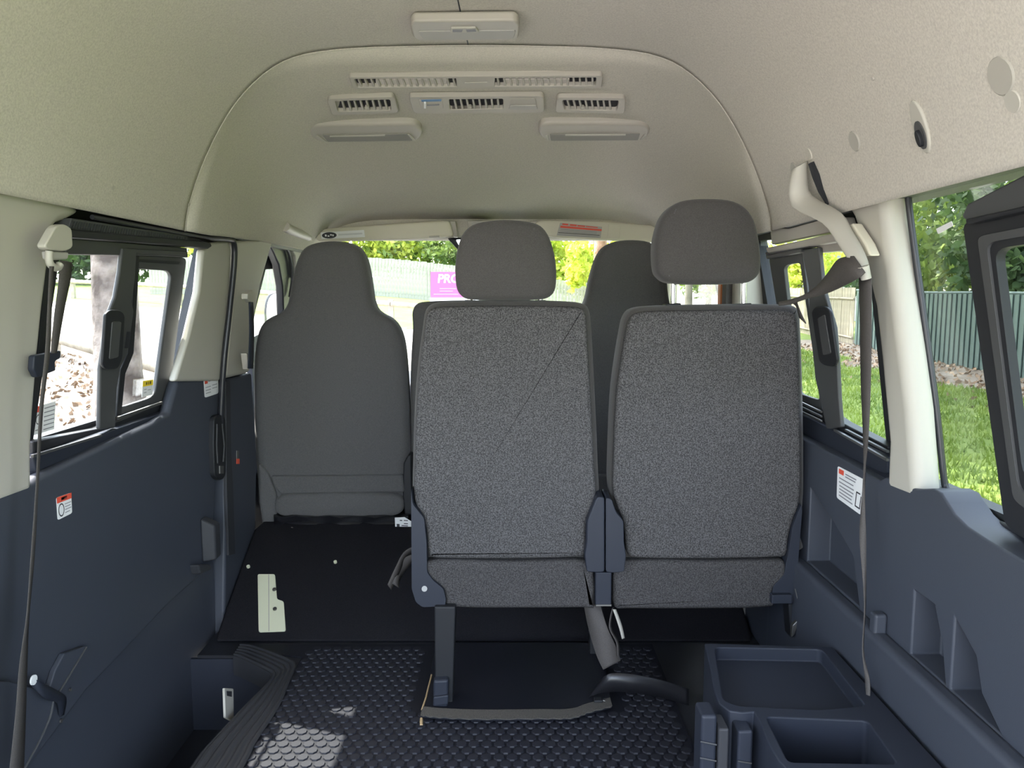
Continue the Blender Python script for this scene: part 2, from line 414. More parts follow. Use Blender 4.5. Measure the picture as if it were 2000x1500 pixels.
# outer skin, keeps the daylight out where there is no window
wl_ = struct(box('wall_left', (-.90, -.22, -.30), (-.87, 3.9, .655), M['skin']))
wr_ = struct(box('wall_right', (.87, -.22, -.30), (.90, 3.9, .655), M['skin']))
for s, w in ((-1, wl_), (1, wr_)):
    b = Bag()
    v, f = prism([Vector((s * .738, 0, 1.172)), Vector((s * .86, 0, 1.18)), Vector((s * .80, 0, 1.30)), Vector((s * .70, 0, 1.30))], (0, 3.47, 0))
    b.add([Vector(q) + Vector((0, -.22, 0)) for q in v], f)
    b.put('cant_rail', M['skin'], w)
box('rear_post', (-.90, -.22, .60), (-.80, .10, 1.25), M['pillar'], wl_)
box('rear_post', (.80, -.22, .60), (.90, -.05, 1.25), M['pillar'], wr_)
box('body_post', (-.89, .98, .60), (-.83, 1.34, 1.2), M['skin'], wl_)
v, f = prism([Vector((.872, 1.43, .6)), Vector((.872, 1.53, .6)), Vector((.79, 1.50, 1.2)), Vector((.79, 1.43, 1.2))], (.02, 0, 0)); put('body_post', v, f, M['black'], wr_)
for s, w in ((-1, wl_), (1, wr_)):
    v, f = prism([Vector((s * .88, 2.24, .6)), Vector((s * .88, 2.40, .6)), Vector((s * .80, 2.50, 1.2)), Vector((s * .80, 2.26, 1.2))], (s * .02, 0, 0))
    put('body_post', v, f, M['skin'], w)

for s, w in ((-1, wl_), (1, wr_)):
    v, f = prism([Vector((s * .87, 2.40, .6)), Vector((s * .87, 2.66, .62)), Vector((s * .83, 2.75, .95)), Vector((s * .81, 2.82, 1.10)), Vector((s * .80, 3.2, 1.12)), Vector((s * .80, 3.2, 1.22)), Vector((s * .80, 2.40, 1.22))], (s * .05, 0, 0))
    put('door_frame_sunblock', v, f, M['black'], w)  # front door frame widened to block sun from the engine cover
# ---- left side: sliding door card
def card(name, x, px_top, tail, outw, th, m, bevel=.012):
    pts = [hit(p, PX(x)) for p in px_top] + [Vector(t) for t in tail]
    v, f = prism(pts, Vector(outw) * th); return put(name, v, f, m, None, bevel=bevel, seg=3)
door = struct(card('door_1', -.80, [(-300, 1045), (0, 957), (66, 938), (78, 929), (200, 870), (300, 824), (330, 805), (340, 770), (347, 741), (431, 739), (428, 800), (425, 900), (419, 1000), (416, 1105),
      (330, 1182), (230, 1290), (170, 1352), (105, 1440), (60, 1500)], [(-.80, 1.0, .10), (-.80, .5, .10)], OUT_L, .03, M['dark']))
box('lower_card', (-.845, .5, -.24), (-.818, 2.245, .60), M['dark'], door, bevel=.004)
v, f = prism([Vector((-.80, 1.30, .600)), Vector((-.806, 1.30, .648)), Vector((-.83, 1.30, .662)), Vector((-.87, 1.30, .664)), Vector((-.87, 1.30, .60))], (0, .93, 0))
put('sill', v, f, M['dark2'], door, bevel=.006, seg=3)
# latch pull recess at the front of the door card
rec = Bag()
rec.add(*prism([Vector((-.80, 2.12, .245)), Vector((-.764, 2.135, .25)), Vector((-.764, 2.135, .35)), Vector((-.80, 2.12, .375))], (0, .04, 0)))
rec.put('arm_recess', M['scuff'], door, bevel=.006)
patch('arm_recess_foot', [(388, 1103), (412, 1102), (416, 1112), (392, 1122)], PX(-.775), (-.03, 0, 0), M['scuff'], door, bevel=.006)
h = patch('pull_handle', [(419, 815), (430, 808), (441, 815), (443, 870), (441, 930), (432, 940), (420, 930), (418, 870)], PX(-.785), (-.02, 0, 0), M['black'], door, r=8, bevel=.004)
tube('grip_edge', [hit(p, PX(-.778)) for p in ((424, 828), (423, 870), (425, 905))], .0022, M['frame'], h, n=6)
tube('grip_edge', [hit(p, PX(-.778)) for p in ((434, 828), (438, 870), (436, 902))], .0022, M['frame'], h, n=6)
patch('lock_slider', [(430, 910), (437, 910), (437, 925), (430, 925)], PX(-.782), (-.006, 0, 0), M['steel'], h)
sticker('warning_sticker', [(110, 972), (139, 962), (141, 1002), (113, 1016)], PX(-.7992), OUT_L, door, 'small white warning sticker with orange header on the dark door card', (0, 0, 1, .27), 'red',
        [(.52, .95, .42), (.52, .9, .55), (.52, .95, .68), (.52, .85, .82)], (.27, .62, .2, .3), dark=[(.3, .07, .7, .2)])
sticker('instruction_sticker', [(398, 742), (426, 735), (427, 768), (400, 777)], PX(-.7992), OUT_L, door, 'small white instruction sticker beside the door seal', (.04, .05, .25, .25), 'red',
        [(.08, .45, .45), (.55, .9, .42), (.08, .45, .62), (.55, .9, .6), (.08, .45, .78), (.3, .95, .15)])

# pillar covers
t1 = struct(patch('trim_1', [(-220, 340), (0, 362), (60, 366), (120, 380), (166, 413), (140, 427), (116, 436), (104, 450), (98, 520), (88, 600), (78, 700), (70, 800), (66, 870), (66, 960), (0, 985), (-220, 1046)],
     TL(-.004), (-.075, 0, 0), M['pillar'], bevel=.022, seg=5), 'pale grey pillar cover behind the sliding door')
t2 = struct(patch('trim_2', [(398, 488), (415, 474), (446, 470), (452, 486), (448, 560), (437, 680), (430, 744), (343, 745), (370, 655), (390, 570)], TL(-.006), (-.022, 0, 0), M['pillar'], bevel=.008, seg=4))
t3 = struct(patch('trim_3', [(462, 470), (520, 462), (541, 452), (528, 494), (510, 556), (499, 615), (493, 660), (490, 728), (440, 741), (450, 640), (461, 540)], TL(.01), (-.07, 0, 0), M['pillar'], bevel=.016, seg=4))
t4 = struct(patch('trim_4', [(440, 741), (492, 728), (502, 900), (500, 1030), (512, 1060), (512, 1290), (438, 1290), (441, 1000)], PX(-.79), (-.06, 0, 0), M['dark'], bevel=.01, seg=3))
patch('edge_strip', [(441, 744), (450, 743), (452, 880), (456, 960), (460, 1082), (447, 1085), (443, 960)], PX(-.784), (-.01, 0, 0), M['scuff'], t4, bevel=.002)
patch('child_lock', [(463, 880), (467, 880), (467, 904), (463, 904)], PX(-.788), (-.003, 0, 0), M['steel'], t4)
patch('child_lock_mark', [(463, 896), (468, 896), (468, 906), (463, 906)], PX(-.787), (-.002, 0, 0), M['red'], t4)
seal = tube('trim_5', [hit(p, TL(.006)) for p in catmull([(180, 424), (300, 446), (400, 463), (445, 467), (457, 476), (457, 520), (449, 600), (438, 700), (433, 780), (430, 850), (431, 940), (436, 1060), (441, 1180), (444, 1262)], 4, False)],
            [.005] * 9 + [.0085] * 44, M['rubber'], n=8); struct(seal, 'black rubber door seal running down the pillar')
patch('front_door_card', [(492, 660), (560, 625), (600, 640), (600, 1100), (500, 1100)], PX(-.845), (-.02, 0, 0), M['dark'], wl_)

# ---- left sliding-door window
w1 = struct(thing('window_1', loc=(-.86, 1.75, .70)), 'two-pane sliding window in the side door')
ringframe('window_frame', [(55, 395), (440, 448), (400, 748), (338, 835), (50, 935)], [(118, 488), (400, 482), (347, 735), (327, 779), (65, 858)], GL(.0), (-.03, 0, 0), M['black'], w1)
pane('pane', [(112, 470), (245, 480), (195, 840), (58, 866)], GL(-.012), M['glass'], w1)
pane('pane', [(262, 515), (340, 518), (306, 780), (230, 803)], GL(.012), M['glass'], w1)
pane('pane', [(325, 470), (404, 478), (348, 738), (312, 785)], GL(-.012), M['glass'], w1)
ringframe('sliding_sash', [(252, 497), (366, 503), (331, 779), (224, 826)], [(262, 525), (337, 529), (303, 774), (232, 797)], GL(.022), (-.012, 0, 0), M['frame'], w1, r=(10, 16), bevel=.004)
patch('track', [(140, 426), (368, 460), (364, 476), (134, 447)], GL(.055), (-.03, 0, 0), M['frame'], w1, bevel=.002)
b = Bag()
for i in range(46):
    u0 = i / 46; u1 = u0 + .011
    q = [(140, 431), (366, 464), (364, 474), (136, 445)]
    b.add(*prism([hit(lerp4(q, u, v_), GL(.0555)) for u, v_ in ((u0, 0), (u1, 0), (u1, 1), (u0, 1))], (.0015, 0, 0)))
b.put('track_rib', M['scuff'], w1)['kind'] = 'stuff'
patch('head_rail', [(130, 447), (390, 470), (412, 474), (415, 481), (408, 486), (365, 481), (130, 464)], GL(.06), (-.04, 0, 0), M['black'], w1, bevel=.004, seg=3)
patch('sash_head', [(130, 464), (366, 484), (368, 503), (300, 500), (130, 497)], GL(.035), (-.03, 0, 0), M['frame'], w1, bevel=.003)
patch('sash_head_groove', [(272, 506), (352, 511), (350, 516), (270, 511)], GL(.025), (-.004, 0, 0), M['black'], w1)
patch('sash_cover_head', [(262, 486), (366, 491), (362, 499), (262, 495)], GL(.040), (-.01, 0, 0), M['frame'], w1, bevel=.002)
patch('divider', [(240, 484), (268, 485), (265, 540), (258, 590), (262, 608), (256, 650), (250, 690), (236, 720), (229, 760), (226, 836), (195, 838), (197, 720), (203, 680), (210, 622), (226, 580), (235, 530)],
      GL(.04), (-.010, 0, 0), M['frame'], w1, bevel=.004, seg=3)
patch('divider_shadow_gap', [(266, 488), (274, 489), (268, 600), (262, 690), (246, 730), (238, 812), (228, 815), (236, 722), (250, 692), (258, 608)], GL(.03), (-.02, 0, 0), M['black'], w1, bevel=.003)
lt = patch('latch', [(208, 612), (218, 605), (238, 606), (245, 616), (240, 700), (232, 720), (208, 722), (201, 712)], GL(.055), (-.008, 0, 0), M['black'], w1, r=6, bevel=.003, seg=3)
patch('latch_grip', [(220, 628), (238, 628), (232, 698), (214, 702)], GL(.057), (-.004, 0, 0), M['frame'], lt, r=4, bevel=.002)
patch('catch', [(256, 648), (262, 648), (258, 678), (252, 680)], GL(.05), (-.012, 0, 0), M['black'], lt)
patch('bottom_rail', [(66, 862), (195, 836), (330, 782), (328, 806), (200, 862), (68, 893)], GL(.025), (-.03, 0, 0), M['black'], w1, bevel=.004)
patch('track_lip', [(66, 888), (200, 848), (200, 853), (66, 894)], GL(.05), (-.006, 0, 0), M['frame'], w1, bevel=.001)
patch('track_lip', [(232, 814), (318, 784), (318, 789), (234, 820)], GL(.05), (-.006, 0, 0), M['steel'], w1, bevel=.001)
patch('lower_channel', [(66, 893), (328, 803), (330, 812), (72, 922)], GL(.045), (-.03, 0, 0), M['dark2'], w1, bevel=.003)
sticker('window_sticker', [(68, 795), (109, 783), (106, 838), (66, 850)], GL(-.004), OUT_L, w1, 'white warning sticker with red header on the glass', (0, 0, .34, .22), 'red',
        [(.45, .95, k) for k in (.15, .3, .45, .6, .75, .9)] + [(.05, .33, .85)], (.18, .48, .12, .18), r=0)
sticker('window_sticker', [(279, 744), (299, 741), (298, 771), (277, 776)], GL(.02), OUT_L, w1, 'yellow and white sticker low on the sliding pane', (0, 0, 1, .36), 'yellow',
        [(.15, .4, .55), (.5, .8, .62), (.15, .4, .75)], r=0, dark=[(.3, .1, .42, .28), (.5, .1, .58, .28), (.66, .1, .8, .28)])

# ---- right side card with pockets
def rw(y, z, x=.80): return Vector((x, y, z))
cardr = struct(card('trim_6', .80, [(1440, 790), (1500, 822), (1569, 858), (1640, 895), (1718, 938), (1730, 932), (1790, 955), (1822, 954), (1838, 962), (1850, 982), (1864, 1004), (1888, 1028), (1930, 1056), (2000, 1096), (2120, 1160), (2500, 1340)],
                    [(.80, .5, 0.0), (.80, 2.3, 0.0)], OUT_R, .065, M['dark'], bevel=.010))
cuts = []
def cutter(pts): return prism([rw(*p, x=.78) for p in pts], (.075, 0, 0))
boolcut(cardr, [cutter([(1.80, .366), (1.80, .545), (1.66, .50), (1.56, .46), (1.52, .366)]),
                cutter([(1.315, .364), (1.315, .482), (1.25, .482), (1.222, .43), (1.205, .364)]),
                cutter([(1.19, .364), (1.19, .486), (1.13, .45), (1.11, .40), (1.06, .364)])])
box('lower_ledge', (.768, .5, 0.002), (.806, 1.98, .364), M['dark'], cardr, bevel=.014, seg=3)
box('ledge_post', (.775, 1.40, .002), (.80, 1.425, .40), M['dark'], cardr, bevel=.006)
v, f = prism([Vector((.80, 1.43, .585)), Vector((.806, 1.43, .640)), Vector((.83, 1.43, .652)), Vector((.87, 1.43, .654)), Vector((.87, 1.43, .585))], (0, .83, 0))
put('sill', v, f, M['dark2'], cardr, bevel=.006, seg=3)
sticker('notice_sticker', [(1636, 910), (1690, 938), (1681, 1006), (1634, 972)], PX(.7992), OUT_R, cardr, 'white notice sticker with red corner and fine print on the dark card', (.06, .05, .24, .2), 'red',
        [(.3, .7, .12), (.3, .68, .2), (.08, .62, .33), (.08, .65, .45), (.1, .65, .56), (.1, .62, .66), (.1, .6, .76), (.1, .65, .86)], dark=[(.74, .45, .77, .85), (.92, .5, .95, .85), (.74, .83, .95, .87), (.74, .43, .9, .47)])
t7 = struct(patch('trim_7', [(1640, 389), (1660, 372), (1722, 366), (1728, 430), (1737, 500), (1757, 650), (1776, 800), (1790, 985), (1727, 960), (1731, 860), (1716, 700), (1705, 600), (1692, 545), (1680, 480), (1664, 430)],
     TR(-.004), (.052, 0, 0), M['pillar'], bevel=.022, seg=6), 'pale cream pillar cover beside the rear quarter window')

w2 = struct(thing('window_2', loc=(.86, 1.75, .70)), 'two-pane sliding window opposite the side door')
ringframe('window_frame', [(1462, 425), (1720, 395), (1775, 955), (1520, 835)], [(1478, 470), (1690, 452), (1732, 873), (1530, 775)], GR(0), (.03, 0, 0), M['black'], w2)
pane('pane', [(1595, 480), (1700, 460), (1745, 885), (1640, 828)], GR(-.012), M['glass'], w2, out=OUT_R)
pane('pane', [(1520, 508), (1564, 500), (1604, 790), (1552, 772)], GR(.012), M['glass'], w2, out=OUT_R)
pane('pane', [(1470, 440), (1530, 440), (1560, 800), (1510, 780)], GR(-.012), M['glass'], w2, out=OUT_R)
patch('track_cover', [(1503, 442), (1540, 446), (1612, 426), (1650, 424), (1660, 452), (1640, 450), (1507, 478)], GR(.04), (.02, 0, 0), M['lamp'], w2, bevel=.003)
patch('head_rail', [(1495, 484), (1640, 452), (1668, 455), (1670, 466), (1498, 494)], GR(.055), (.03, 0, 0), M['lamp'], w2, bevel=.004)
patch('rail_groove', [(1495, 493), (1580, 477), (1580, 483), (1496, 498)], GR(.05), (.02, 0, 0), M['black'], w2)
patch('sash_head', [(1495, 499), (1563, 484), (1566, 492), (1497, 506)], GR(.045), (.02, 0, 0), M['frame'], w2, bevel=.002)
patch('head_panel', [(1590, 474), (1680, 460), (1684, 486), (1600, 494)], GR(.03), (.02, 0, 0), M['lamp'], w2, bevel=.002)
ringframe('sliding_sash', [(1501, 504), (1566, 489), (1607, 812), (1548, 790)], [(1529, 519), (1562, 512), (1601, 782), (1558, 768)], GR(.022), (.012, 0, 0), M['frame'], w2, r=(6, 10), bevel=.003)
patch('divider', [(1565, 487), (1598, 483), (1606, 560), (1616, 598), (1628, 640), (1634, 716), (1637, 780), (1642, 834), (1614, 840), (1604, 790), (1592, 740), (1584, 660), (1580, 610), (1579, 560)],
      GR(.04), (.010, 0, 0), M['frame'], w2, bevel=.003, seg=3)
lt = patch('latch', [(1584, 608), (1592, 598), (1611, 598), (1620, 608), (1634, 705), (1629, 716), (1608, 714), (1599, 706)], GR(.055), (.008, 0, 0), M['black'], w2, r=6, bevel=.003, seg=3)
patch('latch_grip', [(1596, 622), (1610, 614), (1622, 690), (1607, 694)], GR(.057), (.004, 0, 0), M['frame'], lt, r=3, bevel=.002)
patch('bottom_rail', [(1550, 772), (1605, 800), (1640, 824), (1733, 872), (1732, 890), (1640, 846), (1548, 800)], GR(.025), (.03, 0, 0), M['black'], w2, bevel=.004)
for dy in (0, 9, 18):
    patch('track_lip', [(1550, 778 + dy), (1603, 803 + dy), (1603, 806 + dy), (1550, 782 + dy)], GR(.05), (.004, 0, 0), M['steel'] if dy != 9 else M['frame'], w2)
patch('track_lip', [(1628, 838), (1731, 896), (1731, 901), (1628, 842)], GR(.05), (.006, 0, 0), M['steel'], w2)
patch('track_lip', [(1650, 838), (1731, 880), (1731, 884), (1650, 842)], GR(.045), (.006, 0, 0), M['frame'], w2)
patch('lower_channel', [(1548, 800), (1732, 892), (1732, 925), (1700, 925), (1548, 842)], GR(.04), (.03, 0, 0), M['dark2'], w2, bevel=.003)

w3 = struct(thing('window_3', loc=(.86, 1.05, .65)), 'rear quarter window beside the cream pillar')
pane('pane', [(1760, 368), (2300, 250), (2300, 1200), (1835, 965)], GR(0), M['tint'], w3, out=OUT_R)
tube('gasket', [hit(p, GR(.006)) for p in catmull([(1772, 372), (1780, 440), (1788, 500), (1809, 650), (1829, 800), (1843, 930), (1850, 958), (1872, 986), (1920, 1010), (1968, 1030), (2100, 1085)], 4, False)], .006, M['rubber'], w3, n=8)
patch('head_panel', [(1888, 398), (2000, 340), (2180, 255), (2180, 395), (2000, 412), (1890, 434), (1877, 424)], GR(.03), (.014, 0, 0), M['frame'], w3, bevel=.004)
patch('head_lip', [(1884, 428), (2000, 402), (2150, 370), (2150, 382), (2000, 412), (1886, 438)], GR(.04), (.02, 0, 0), M['black'], w3, bevel=.003)
ringframe('sliding_sash', [(1880, 436), (2250, 345), (2250, 1240), (1962, 1024)], [(1942, 486), (2250, 440), (2250, 1130), (1998, 930)], GR(.022), (.014, 0, 0), M['black'], w3, r=(14, 26), bevel=.005)
ringframe('sash_bead', [(1908, 462), (2240, 395), (2240, 1180), (1978, 975)], [(1926, 474), (2240, 420), (2240, 1160), (1988, 955)], GR(.026), (.006, 0, 0), M['frame'], w3, r=(14, 20), bevel=.001)
patch('clear_tag', [(1828, 447), (1858, 432), (1861, 441), (1832, 457)], GR(.002), (.001, 0, 0), M['white'], w3, label='pale blue tag on the quarter glass')

# ---- unseen raised tailgate, added to shade the open rear end
tg = struct(thing('door_2', loc=(0, -.22, 1.64)), 'unseen open tailgate added to shade the rear end of the van')
def tgp(x, t, o=0): return Vector((x, -.22 - 1.45 * t, 1.64 + .20 * t + o))
def tgslab(name, x0, x1, t0, t1, m, th=.05, o=0):
    v, f = prism([tgp(x0, t0, o), tgp(x1, t0, o), tgp(x1, t1, o), tgp(x0, t1, o)], (0, 0, th)); return put(name, v, f, m, tg)
tgslab('top_rail', -.74, .74, 0, .10, M['pillar']); tgslab('side_rail', -.74, -.62, .10, .46, M['pillar']); tgslab('side_rail', .62, .74, .10, .46, M['pillar'])
tgslab('lower_panel', -.78, .78, .46, 1, M['dark']); tgslab('pane', -.62, .62, .10, .46, M['tint'], .004, .02)
# ---- front of the cab
box('header', (-.74, 3.14, 1.235), (.74, 3.30, 1.33), M['liner_f'], ceil, bevel=.02, seg=3)
w4 = struct(thing('window_4', loc=(0, 3.75, .7)), 'windscreen')
v, f = prism([Vector((-.76, 3.22, 1.26)), Vector((.76, 3.22, 1.26)), Vector((.80, 3.80, .62)), Vector((-.80, 3.80, .62))], (0, .005, .005)); put('pane', v, f, M['glass'], w4)
for s, nm in ((-1, 'trim_8'), (1, 'trim_9')):
    struct(tube(nm, [(s * .73, 3.14, 1.27), (s * .765, 3.35, 1.08), (s * .80, 3.6, .84), (s * .82, 3.82, .60)], [.05, .045, .045, .05], M['pillar'], n=10), 'windscreen pillar')
struct(patch('trim_10', [(528, 479), (538, 467), (560, 474), (574, 490), (581, 540), (574, 585), (560, 612), (555, 616), (553, 560), (546, 518), (537, 497)], TL(-.02), (-.03, 0, 0), M['rubber'], bevel=.006, seg=3), 'black front door window seal')
tube('seal_lip', [hit(p, TL(-.01)) for p in catmull([(536, 474), (556, 482), (566, 500), (571, 540), (566, 580)], 4, False)], .006, M['frame'], bpy.data.objects['trim_10'], n=6)
patch('corner_trim', [(530, 462), (545, 448), (610, 442), (622, 468), (600, 500), (580, 545), (578, 500), (566, 478), (545, 468)], TL(.0), (-.02, 0, 0), M['pillar'], bpy.data.objects['trim_8'], bevel=.004)
w5 = struct(thing('window_5', loc=(-.84, 2.9, .7)), 'front passenger door window')
pane('pane', [(494, 650), (508, 556), (530, 478), (556, 480), (575, 540), (570, 640)], GL(-.01), M['glass'], w5)
w6 = struct(thing('window_6', loc=(.84, 2.9, .7)), 'driver door window')
v, f = prism([Vector((.86, 2.45, .70)), Vector((.86, 3.6, .70)), Vector((.80, 3.2, 1.16)), Vector((.80, 2.5, 1.16))], (.004, 0, 0)); put('pane', v, f, M['glass'], w6)
struct(box('trim_11', (.74, 2.26, .0), (.84, 2.44, 1.17), M['pillar'], bevel=.03, seg=4), 'pale door pillar behind the driver seat')
b = box('belt_strip', (.722, 2.30, .60), (.74, 2.345, 1.1), M['belt'], bpy.data.objects['trim_11'])
box('door_tag', (.732, 2.40, .92), (.741, 2.43, 1.08), mat('orange_tag', (.75, .26, .10), .6), bpy.data.objects['trim_11'])
box('driver_door_card', (.80, 2.44, 0), (.86, 3.6, .69), M['dark'], wr_)

# ------------------------------------------------------------------ rubber floor mat with round studs
mt = thing('rubber_mat', 'black rubber coin-stud mat covering the aisle floor', 'mat', (0, 1.7, 0))
v, f = prism([Vector((x, y, .0005)) for x, y in ((-.50, .9), (.49, .9), (.49, 2.12), (-.68, 2.12), (-.68, 2.08), (-.50, 2.04))], (0, 0, .003)); put('mat_sheet', v, f, M['mat'], mt)
def stud_data(c, r=.0128, hh=.0032, n=8):
    v = [(c[0] + r * math.cos(math.pi * (2 * i + 1) / n), c[1] + r * math.sin(math.pi * (2 * i + 1) / n), c[2]) for i in range(n)]
    v += [(c[0] + .9 * r * math.cos(math.pi * (2 * i + 1) / n), c[1] + .9 * r * math.sin(math.pi * (2 * i + 1) / n), c[2] + hh) for i in range(n)]
    return v, [(i, (i + 1) % n, n + (i + 1) % n, n + i) for i in range(n)] + [tuple(range(n, 2 * n))]
studs = []
for j in range(27):
    for i in range(-20, 18):
        x = i * .0285 + (j % 2) * .01425; y = 1.47 + j * .0247
        if -.485 < x < .475 and y < 2.11 and not (-.16 < x < .36 and y > 1.745): studs.append((x, y))
def frame_px(x, y):
    q = Vector((x, y, .004)) - CAM; d = q.dot(_F); return 1000 + FPX * q.x / d, 750 - FPX * q.dot(_U) / d
vis = [s for s in studs if frame_px(*s)[1] < 1506 and 380 < frame_px(*s)[0] < 1380]
vis.sort(key=lambda s: s[1]); near = set(vis[:300])
sm = None
for s in studs:
    if s not in near: continue
    if sm is None:
        o = put('stud', *stud_data((s[0], s[1], .0035)), M['stud'], mt); sm = o; s0 = s
    else:
        o = sm.copy(); COL.objects.link(o); o.parent = mt; o.location = sm.location + Vector((s[0] - s0[0], s[1] - s0[1], 0))
b = Bag()
for s in studs:
    if s not in near: b.add(*stud_data((s[0], s[1], .0035)))
b.put('stud_field', M['stud'], mt)['kind'] = 'stuff'

# ribbed scuff plate round the step
sc_o = [hit(p, PZ(.003)) for p in ((478, 1500), (500, 1455), (545, 1385), (566, 1335), (578, 1303), (560, 1288), (500, 1266), (470, 1262))]
sc_i = [hit(p, PZ(.003)) for p in ((375, 1500), (410, 1455), (480, 1380), (515, 1345), (530, 1325), (515, 1312), (470, 1290), (455, 1285))]
sc_o.insert(0, Vector((-.487, 1.15, .003))); sc_i.insert(0, Vector((-.60, 1.15, .003)))
n = len(sc_o); A = catmull(sc_o, 4, False); B = catmull(sc_i, 4, False); rings = []
for k in range(21):
    t = k / 20; z = .006 + (.0035 if k % 4 in (1, 2) else 0)
    rings.append([a.lerp(c, t) + Vector((0, 0, z)) for a, c in zip(A, B)])
rings.append([c + Vector((0, 0, -.05)) for c in B])
struct(loft('trim_12', rings, M['scuff'], smooth=25), 'ribbed scuff plate along the step edge')

# ------------------------------------------------------------------ carpeted engine cover in front of the seats
ec = thing('engine_cover', 'black carpeted engine cover under the front seats', 'cover', (0, 2.5, 0))
P0 = [(-.785, 2.135, .001), (.79, 2.135, .001), (.79, 2.52, .224), (-.785, 2.52, .224)]
v = [Vector(p) for p in P0] + [Vector((.79, 3.3, .226)), Vector((-.785, 3.3, .226)), Vector((.79, 3.3, .001)), Vector((-.785, 3.3, .001))]
put('carpet', v, [(0, 1, 2, 3), (3, 2, 4, 5), (0, 3, 5, 7), (1, 6, 4, 2), (5, 4, 6, 7), (0, 7, 6, 1)], M['carpet'], ec, bevel=.012, seg=3)
nrm = Vector((0, -.223, .385)).normalized(); RISER = (tuple(nrm), nrm.dot(Vector((0, 2.135, .001))))
def RIS(o=0): return (tuple(nrm), RISER[1] + o)
for p in ((485, 1107), (655, 1098)):
    q = hit(p, RIS(.002)); tube('clip', [q - nrm * .003, q + nrm * .004], .0055, M['cream'], ec, n=10)
pl = thing('metal_plate', 'cream painted metal plate with stepped edge on the carpeted cover', 'plate', hit((530, 1232), RIS()))
mp = patch('plate', [(503, 1121), (537, 1121), (541, 1170), (554, 1174), (558, 1232), (505, 1234)], RIS(.004), -nrm * .005, M['cream'], pl, r=4, bevel=.001)
for p in ((536, 1152), (537, 1190)):
    q = hit(p, RIS(.004)); tube('screw', [q, q + nrm * .004], .006, M['steel'], pl, n=10)
patch('crease', [(524, 1122), (525.5, 1122), (526, 1233), (524.5, 1233)], RIS(.0045), -nrm * .0005, M['lamp'], pl)

# ------------------------------------------------------------------ front seats
def front_seat(name, label, group):
    s = thing(name, label, 'seat', (-.53, 2.75, .26), group)
    Y = 2.62
    body = puffy('backrest', [(563, 592), (571, 545), (580, 510), (594, 484), (618, 473), (652, 470), (686, 474), (706, 488), (717, 515), (724, 555), (730, 594), (744, 611), (768, 624), (784, 650), (792, 690), (797, 760),
        (801, 860), (801, 930), (796, 985), (760, 1003), (650, 1006), (552, 1004), (513, 985), (503, 930), (498, 850), (496, 760), (498, 690), (506, 645), (522, 622), (548, 610)], Y, .14, .035, .012, M['cloth2'], s, curve=3)
    puffy('lower_roll', [(540, 970), (580, 962), (660, 960), (750, 962), (786, 970), (787, 1000), (750, 1010), (660, 1012), (575, 1010), (540, 1002)], Y - .030, .10, .014, .006, M['cloth2'], s, curve=3)
    patch('fold_panel', [(528, 930), (786, 928), (790, 962), (548, 966), (534, 950)], PY(Y - .018), (0, .05, 0), M['cloth2'], s, bevel=.008, seg=3)
    patch('side_bolster', [(503, 905), (522, 925), (538, 965), (540, 1028), (512, 1030), (505, 980)], PY(Y - .02), (0, .12, 0), M['cloth2'], s, bevel=.012, seg=3)
    # black vinyl flap under the backrest
    rows = []
    for k in range(13):
        u = k / 12; x = 535 + u * 262; w = .010 * math.sin(k * 1.9) + .006 * math.sin(k * 4.1)
        rows.append([hit((x, 1002), PY(Y + .0)), hit((x, 1010 + 2 * math.sin(k * 2.3)), PY(Y - .045 + w)), hit((x, 1018 + 3 * math.sin(k * 1.7)), PY(Y - .035 + w * .6)), hit((x, 1027 + (x - 535) * .012), PY(Y - .06))])
    loft('vinyl_flap', rows, M['sheet'], s, smooth=50, solid=.003)
    rb = patch('recliner_cover', [(788, 905), (796, 890), (803, 888), (806, 1005), (790, 1010), (786, 960)], PY(Y - .01), (0, .12, 0), M['black'], s, bevel=.006, seg=3)
    cu = puffy('seat_cushion', [(505, 905), (800, 905), (806, 950), (806, 992), (500, 992), (498, 950)], Y + .12, .42, .04, 0, M['cloth2'], s, curve=0, rnd_=16)
    box('seat_base', (-.74, 2.72, .228), (-.33, 3.14, .42), M['dark2'], s, bevel=.01)
    return s
fs = front_seat('passenger_seat', 'charcoal one-piece front passenger seat beside the sliding door', 'front bucket seats')
patch('care_label', [(771, 1011), (790, 1010), (803, 1018), (803, 1033), (772, 1031)], PY(2.54), (0, .001, 0), M['white'], fs, label='small white printed label hanging on the flap')
tl = bpy.data.objects['care_label']
b = Bag()
for (u0, v0, u1, v1) in ((.1, .6, .28, .9), (.3, .2, .45, .3), (.55, .2, .8, .28), (.55, .5, .8, .58), (.4, .7, .8, .78)):
    q = [(771, 1011), (803, 1012), (803, 1033), (772, 1031)]
    b.quad([hit(lerp4(q, u, w), PY(2.5395)) for u, w in ((u0, v0), (u1, v0), (u1, v1), (u0, v1))])
b.put('print_mark', M['inkb'], tl)
fs2 = fs.copy(); fs2.name = 'driver_seat'; COL.objects.link(fs2); fs2.location = fs.location + Vector((1.018, 0, .004)); fs2['label'] = 'charcoal one-piece driver seat half hidden behind the heather grey seats'
for ch in list(fs.children):
    if ch.name.startswith('care_label'): continue
    c = ch.copy(); COL.objects.link(c); c.parent = fs2
ms = thing('middle_seat', 'black narrow middle front seat between the two front seats', 'seat', (-.05, 2.75, .26))
puffy('backrest', [(806, 640), (804, 612), (812, 594), (835, 588), (930, 586), (1010, 588), (1028, 596), (1034, 620), (1036, 700), (1036, 900), (1020, 1000), (820, 1000), (803, 830), (801, 720)], 2.66, .11, .022, .004, M['cloth2'], ms, curve=3)
puffy('seat_cushion', [(806, 905), (1030, 905), (1034, 985), (806, 985)], 2.78, .40, .04, 0, M['cloth2'], ms, curve=0, rnd_=16)
